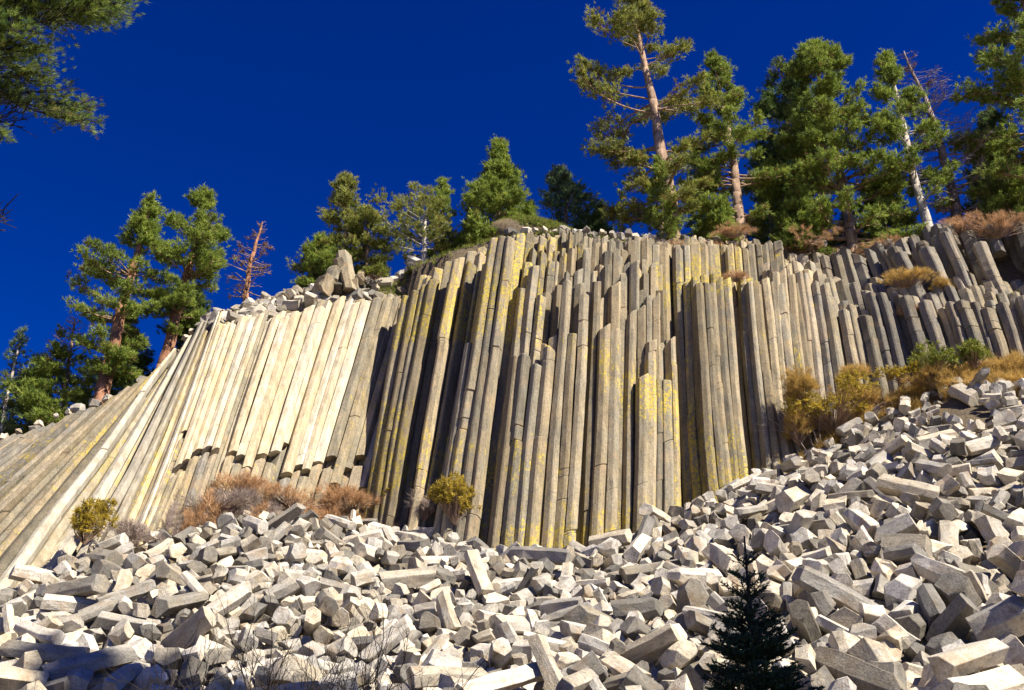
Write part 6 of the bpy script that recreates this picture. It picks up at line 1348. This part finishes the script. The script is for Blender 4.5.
# the grassy rounded cap above the brown cliff
def rock_cap():
    rnd = random.Random(8)
    c = np.array(at(534, 226, 46.3)); V = []; F = []; T = []
    nu, nv = 48, 14
    W = 2.9; D = 1.6; Hh = 1.5
    for j in range(nv + 1):
        for i in range(nu):
            th = 2 * math.pi * i / nu; f = j / nv
            rr = (1 - f ** 2.2) ** .5 * (1 + .2 * noise.noise(Vector((math.cos(th) * 1.6, math.sin(th) * 1.6, f))))
            z = Hh * f * (1 - .4 * math.cos(th) * rr)  # higher on its left
            V.append(c + (W * rr * math.cos(th), D * rr * math.sin(th) + .8, z - .95 + .1 * noise.noise(Vector((math.cos(th) * rr * 2.5, math.sin(th) * rr * 2.5, 3)))))
            T.append((.95, .7, .3))
    for j in range(nv):
        for i in range(nu): F.append((j * nu + i, j * nu + (i + 1) % nu, (j + 1) * nu + (i + 1) % nu, (j + 1) * nu + i))
    root = empty('turf_mound', Vector(c), 'low rounded mound with yellow green turf on top of the brown cliff', 'mound')
    mesh_obj('mound', V, F, M_ground, root, T, True)
    C = Leaves()
    for _ in range(4800):
        th = rnd.uniform(0, 6.28); q = rnd.random() ** .5 * .97; f = (1 - q * q) ** (1 / 2.2)
        z = Hh * f * (1 - .4 * math.cos(th) * q)
        put_tuft(C, c + (W * q * math.cos(th), D * q * math.sin(th) + .8, z - .9), np.array((rnd.gauss(0, .4), rnd.gauss(0, .4), 1)), rnd.uniform(.12, .28), rnd, (rnd.random(), 0, 0), BLADE)
    o = C.build('turf', L_meadow, root); o['kind'] = 'stuff'
rock_cap()

# loose rocks along the brow
def brow_rocks():
    rnd = random.Random(77)
    lumps = [k for k in range(NPROTO) if k >= 46]; short = [k for k in range(46) if max(abs(v.co.x) for v in protos[k].vertices) < .62]
    def put(u, Y, dz, sc, lump, name='brow_rock'):
        v = I_(u, BV); a = at(u, v, 45); x = a.x / a.y * Y
        z = ground_z(x, Y) + dz
        me = protos[rnd.choice(lumps if lump else short)]
        o = bpy.data.objects.new(name, me); COL.objects.link(o)
        o.matrix_world = Matrix.LocRotScale(Vector((x, Y, z)), Euler((rnd.uniform(0, 6.28), rnd.gauss(0, .3), rnd.uniform(0, 6.28))), (sc,) * 3)
        return o
    def yb(u):
        v = I_(u, BV); a = at(u, v, 45); return float(np.interp(a.x / a.y, ba, by))
    runs = [(150, 210, 9, .35, .0, 1.2, 'on the skyline above the steep low flank', .8), (208, 262, 14, .5, -.1, 1.3, 'on the pale cliff brow beside the dead reddish tree', 1), (262, 330, 16, .5, -.1, 1.2, 'on the brow of the pale cliff', 1),
            (330, 412, 18, .5, .1, 1.6, 'heaped above the right end of the pale cliff', .7), (500, 590, 16, .55, .1, 1.6, 'under the turf of the rounded cap', 1), (590, 650, 13, .62, .2, 1.2, 'on the brow left of the tallest pine', 1),
            (650, 800, 16, .42, .2, 1.6, 'on the brow under the broad conifer', .8), (800, 900, 18, .42, .3, 2.0, 'on the brow under the densest conifer', .7), (895, 965, 14, .6, .3, 1.8, 'beside the foot of the leaning snag', .6), (965, 1030, 8, .55, .4, 2.2, 'above the dark outcrop', .5),
            (0, 150, 12, .45, .0, 1.4, 'on the skyline of the low flank at the left', .7)]
    for (u0, u1, n, sc, d0, d1, where, lp) in runs:
        its = []
        for i in range(n):
            u = u0 + (u1 - u0) * (i + rnd.uniform(.1, .9)) / n
            its.append((u, put(u, yb(u) + .45 + rnd.uniform(d0, d1) * .6, rnd.uniform(.05, .4), sc * rnd.uniform(.7, 1.7), rnd.random() < lp)))
        names = ('leftmost', 'second from the left', 'third from the left', 'fourth from the left', 'fifth from the left', 'sixth from the left', 'seventh from the left', 'eighth from the left', 'ninth from the left')
        its.sort(key=lambda q: q[0])
        for i, (u, o) in enumerate(its):
            if i < (n + 1) // 2: w_ = names[i].replace('the ', '')
            else: w_ = names[n - 1 - i].replace('the ', '').replace('left', 'right')
            tag(o, f"{w_} small rock {where}", 'rock', 'loose rocks along the clifftop')
brow_rocks()
# brown broken blocks heaped on the brow above the pale cliff
def brown_heap():
    rnd = random.Random(31)
    spots = [(326, 286, 1.3), (340, 287, 1.45), (354, 286, 1.25), (333, 275, 1.3), (347, 273, 1.35), (340, 264, 1.0), (361, 277, .9), (318, 291, .9)]
    words = ('left foot', 'middle foot', 'right foot', 'left shoulder', 'right shoulder', 'very top', 'outer right side', 'outer left side')
    for (u, v, sc), w_ in zip(spots, words):
        p = at(u, v, 45.2 + rnd.uniform(-.1, .3))
        me = protos[rnd.choice([46, 49, 52, 5, 9, 14])].copy(); me.name = 'brown_rock'; me.materials.clear(); me.materials.append(M_brown)
        o = bpy.data.objects.new('brown_rock', me); COL.objects.link(o)
        o.matrix_world = Matrix.LocRotScale(p, Euler((rnd.uniform(0, 6.28), rnd.uniform(-1.4, -.7), rnd.uniform(0, 6.28))), (sc,) * 3)
        tag(o, f"brown broken block at the {w_} of the heap above the pale cliff", 'rock', 'brown blocks heaped above the pale cliff')
brown_heap()
# ragged undergrowth rooted between the talus and the columns
def foot_brush(name, label, u0, u1, n, leaf, seed, dy, dz, tpl, r):
    rnd = random.Random(seed); C = Leaves()
    for _ in range(n):
        u = rnd.uniform(u0, u1)
        if noise.noise(Vector((u * .035, seed, 0))) < -.12: continue
        a = at(u, I_(u, TALUS_EDGE), 38); a = a.x / a.y
        Y = float(np.interp(a, fa, fy)) + rnd.uniform(*dy); x = a * Y
        z = ground_z(x, Y) + rnd.uniform(*dz) * max(.3, .6 + noise.noise(Vector((u * .05, 3, seed))))
        put_tuft(C, np.array((x, Y, z)), np.array((rnd.gauss(0, .5), rnd.gauss(0, .5) - .2, 1)), r * rnd.uniform(.6, 1.4), rnd, (rnd.random(), 0, 0), tpl)
    o = C.build(name, leaf, None)
    if o: tag(o, label, kind='stuff')
foot_brush('rust_undergrowth', 'rust orange undergrowth along the foot of the pale cliff', 185, 400, 1500, L_rust, 401, (-1.3, .1), (.3, 1.5), TWIG, .3)
foot_brush('grey_undergrowth', 'pale leafless undergrowth along the foot of the pale cliff', 120, 330, 900, L_mauve, 402, (-1.0, .1), (.3, 1.4), TWIG, .3)
foot_brush('yellow_undergrowth', 'golden undergrowth along the upper edge of the right talus', 780, 1060, 3200, L_straw, 403, (-2.2, .1), (.1, 1.0), TWIG, .32)

# the bank of broken rock between the tops of the pale columns and the brow
def rubble_bank():
    us = list(range(196, 424, 6)); V = []; F = []
    for u in us:
        a = at(u, I_(u, PALE_TOP) + 8, I_(u, [(200, 40.8), (226, 42.2), (290, 44.0), (334, 44.9), (378, 45.6), (430, 46)]))
        b = at(u, I_(u, BV) + 2, I_(u, [(200, 43.2), (250, 45.8), (300, 46.4), (430, 46.8)]))
        for k in range(6):
            f = k / 5; p = a.lerp(b, f)
            V.append((p.x, p.y, p.z + .12 * noise.noise(Vector((u * .09, k, 0))))) 
        V.append((b.x, b.y + 1.5, b.z - .6))
    for i in range(len(us) - 1):
        for k in range(6): F.append((i * 7 + k, (i + 1) * 7 + k, (i + 1) * 7 + k + 1, i * 7 + k + 1))
    o = mesh_obj('slope', V, F, M_ground, None, None, True); tag(o, 'short bank of soil above the pale cliff', kind='structure')
    rnd = random.Random(55); its = []
    for n_ in range(120):
        u = rnd.uniform(204, 418); f = rnd.random()
        if u > 330 and rnd.random() < .45: continue
        i = (u - 196) / 6; i0 = min(int(i), len(us) - 2); k = f * 5; k0 = min(int(k), 4)
        p = Vector(V[i0 * 7 + k0]).lerp(Vector(V[(i0 + 1) * 7 + k0]), i - i0).lerp(Vector(V[i0 * 7 + k0 + 1]).lerp(Vector(V[(i0 + 1) * 7 + k0 + 1]), i - i0), k - k0)
        o = bpy.data.objects.new('bank_rock', protos[rnd.choice([46, 47, 48, 49, 50, 51, 52, 53, 54, 55, 3, 7, 12])]); COL.objects.link(o)
        o.matrix_world = Matrix.LocRotScale(p + Vector((0, 0, .08)), Euler((rnd.uniform(0, 6.28), rnd.gauss(0, .5), rnd.uniform(0, 6.28))), (rnd.uniform(.6, 1.4),) * 3)
        row = 'lower' if f < .33 else 'middle' if f < .66 else 'upper'
        where = 'near the dead reddish tree' if u < 262 else 'left of the brown heap' if u < 318 else 'around the brown heap' if u < 368 else 'by the dark cliff corner'
        its.append((where, row, u, o))
    fam = {}
    for where, row, u, o in its: fam.setdefault((where, row), []).append((u, o))
    for (where, row), m in fam.items():
        m.sort(key=lambda q: q[0])
        for i, (u, o) in enumerate(m):
            w_ = ('leftmost', 'second', 'third', 'fourth', 'fifth', 'sixth', 'seventh', 'eighth', 'ninth', 'tenth', 'eleventh', 'twelfth')[min(i, 11)]
            tag(o, f"{w_} from left, pale rock in the {row} rubble bank {where}" if i else f"leftmost pale rock in the {row} rubble bank {where}", 'rock', 'pale rocks on the rubble bank')
    C = Leaves()
    for _ in range(420):
        u = rnd.uniform(352, 414); f = rnd.uniform(0, .9)
        i = (u - 196) / 6; i0 = min(int(i), len(us) - 2); p = Vector(V[i0 * 7]).lerp(Vector(V[i0 * 7 + 5]), f)
        put_tuft(C, np.array((p.x + rnd.uniform(-.1, .1), p.y, p.z)), np.array((rnd.gauss(0, .3), rnd.gauss(0, .3), 1)), rnd.uniform(.12, .3), rnd, (rnd.random(), 0, 0), BLADE)
    o = C.build('green_grass', L_meadow, None); tag(o, 'green grass strip on the bank at the dark cliff corner', kind='stuff')
rubble_bank()

# straw and small stones caught on the steps of the grey terraces
def ledge_straw():
    rnd = random.Random(91); C = Leaves()
    tiers = [(1.0, [(800, 277), (832, 283), (838, 314), (862, 312), (884, 298), (903, 304), (957, 306), (1024, 305)]), (2.3, [(800, 270), (840, 275), (861, 288), (883, 286), (908, 290), (945, 286), (1024, 292)]),
             (3.6, [(800, 255), (861, 259), (904, 259), (921, 266), (960, 282), (1024, 288)])]
    for i in range(1500):
        t, L = rnd.choice(tiers); a = rnd.uniform(.5, sh_r.L * .72); 
        u = px(sh_r.pt(a, 1, t))[0]
        if noise.noise(Vector((u * .06, t, 2))) < .02: continue
        p = sh_r.pt(a, sh_r.b_for_v(a, t, I_(u, L) + rnd.uniform(-2, 3)), t + rnd.uniform(0, .5))
        put_tuft(C, p, np.array((rnd.gauss(0, .4), rnd.gauss(0, .4) - .2, 1)), rnd.uniform(.12, .34), rnd, (rnd.random(), 0, 0), BLADE)
    o = C.build('dry_grass', L_straw, None); tag(o, 'straw grass caught on the steps of the grey terraces', kind='stuff')
ledge_straw()
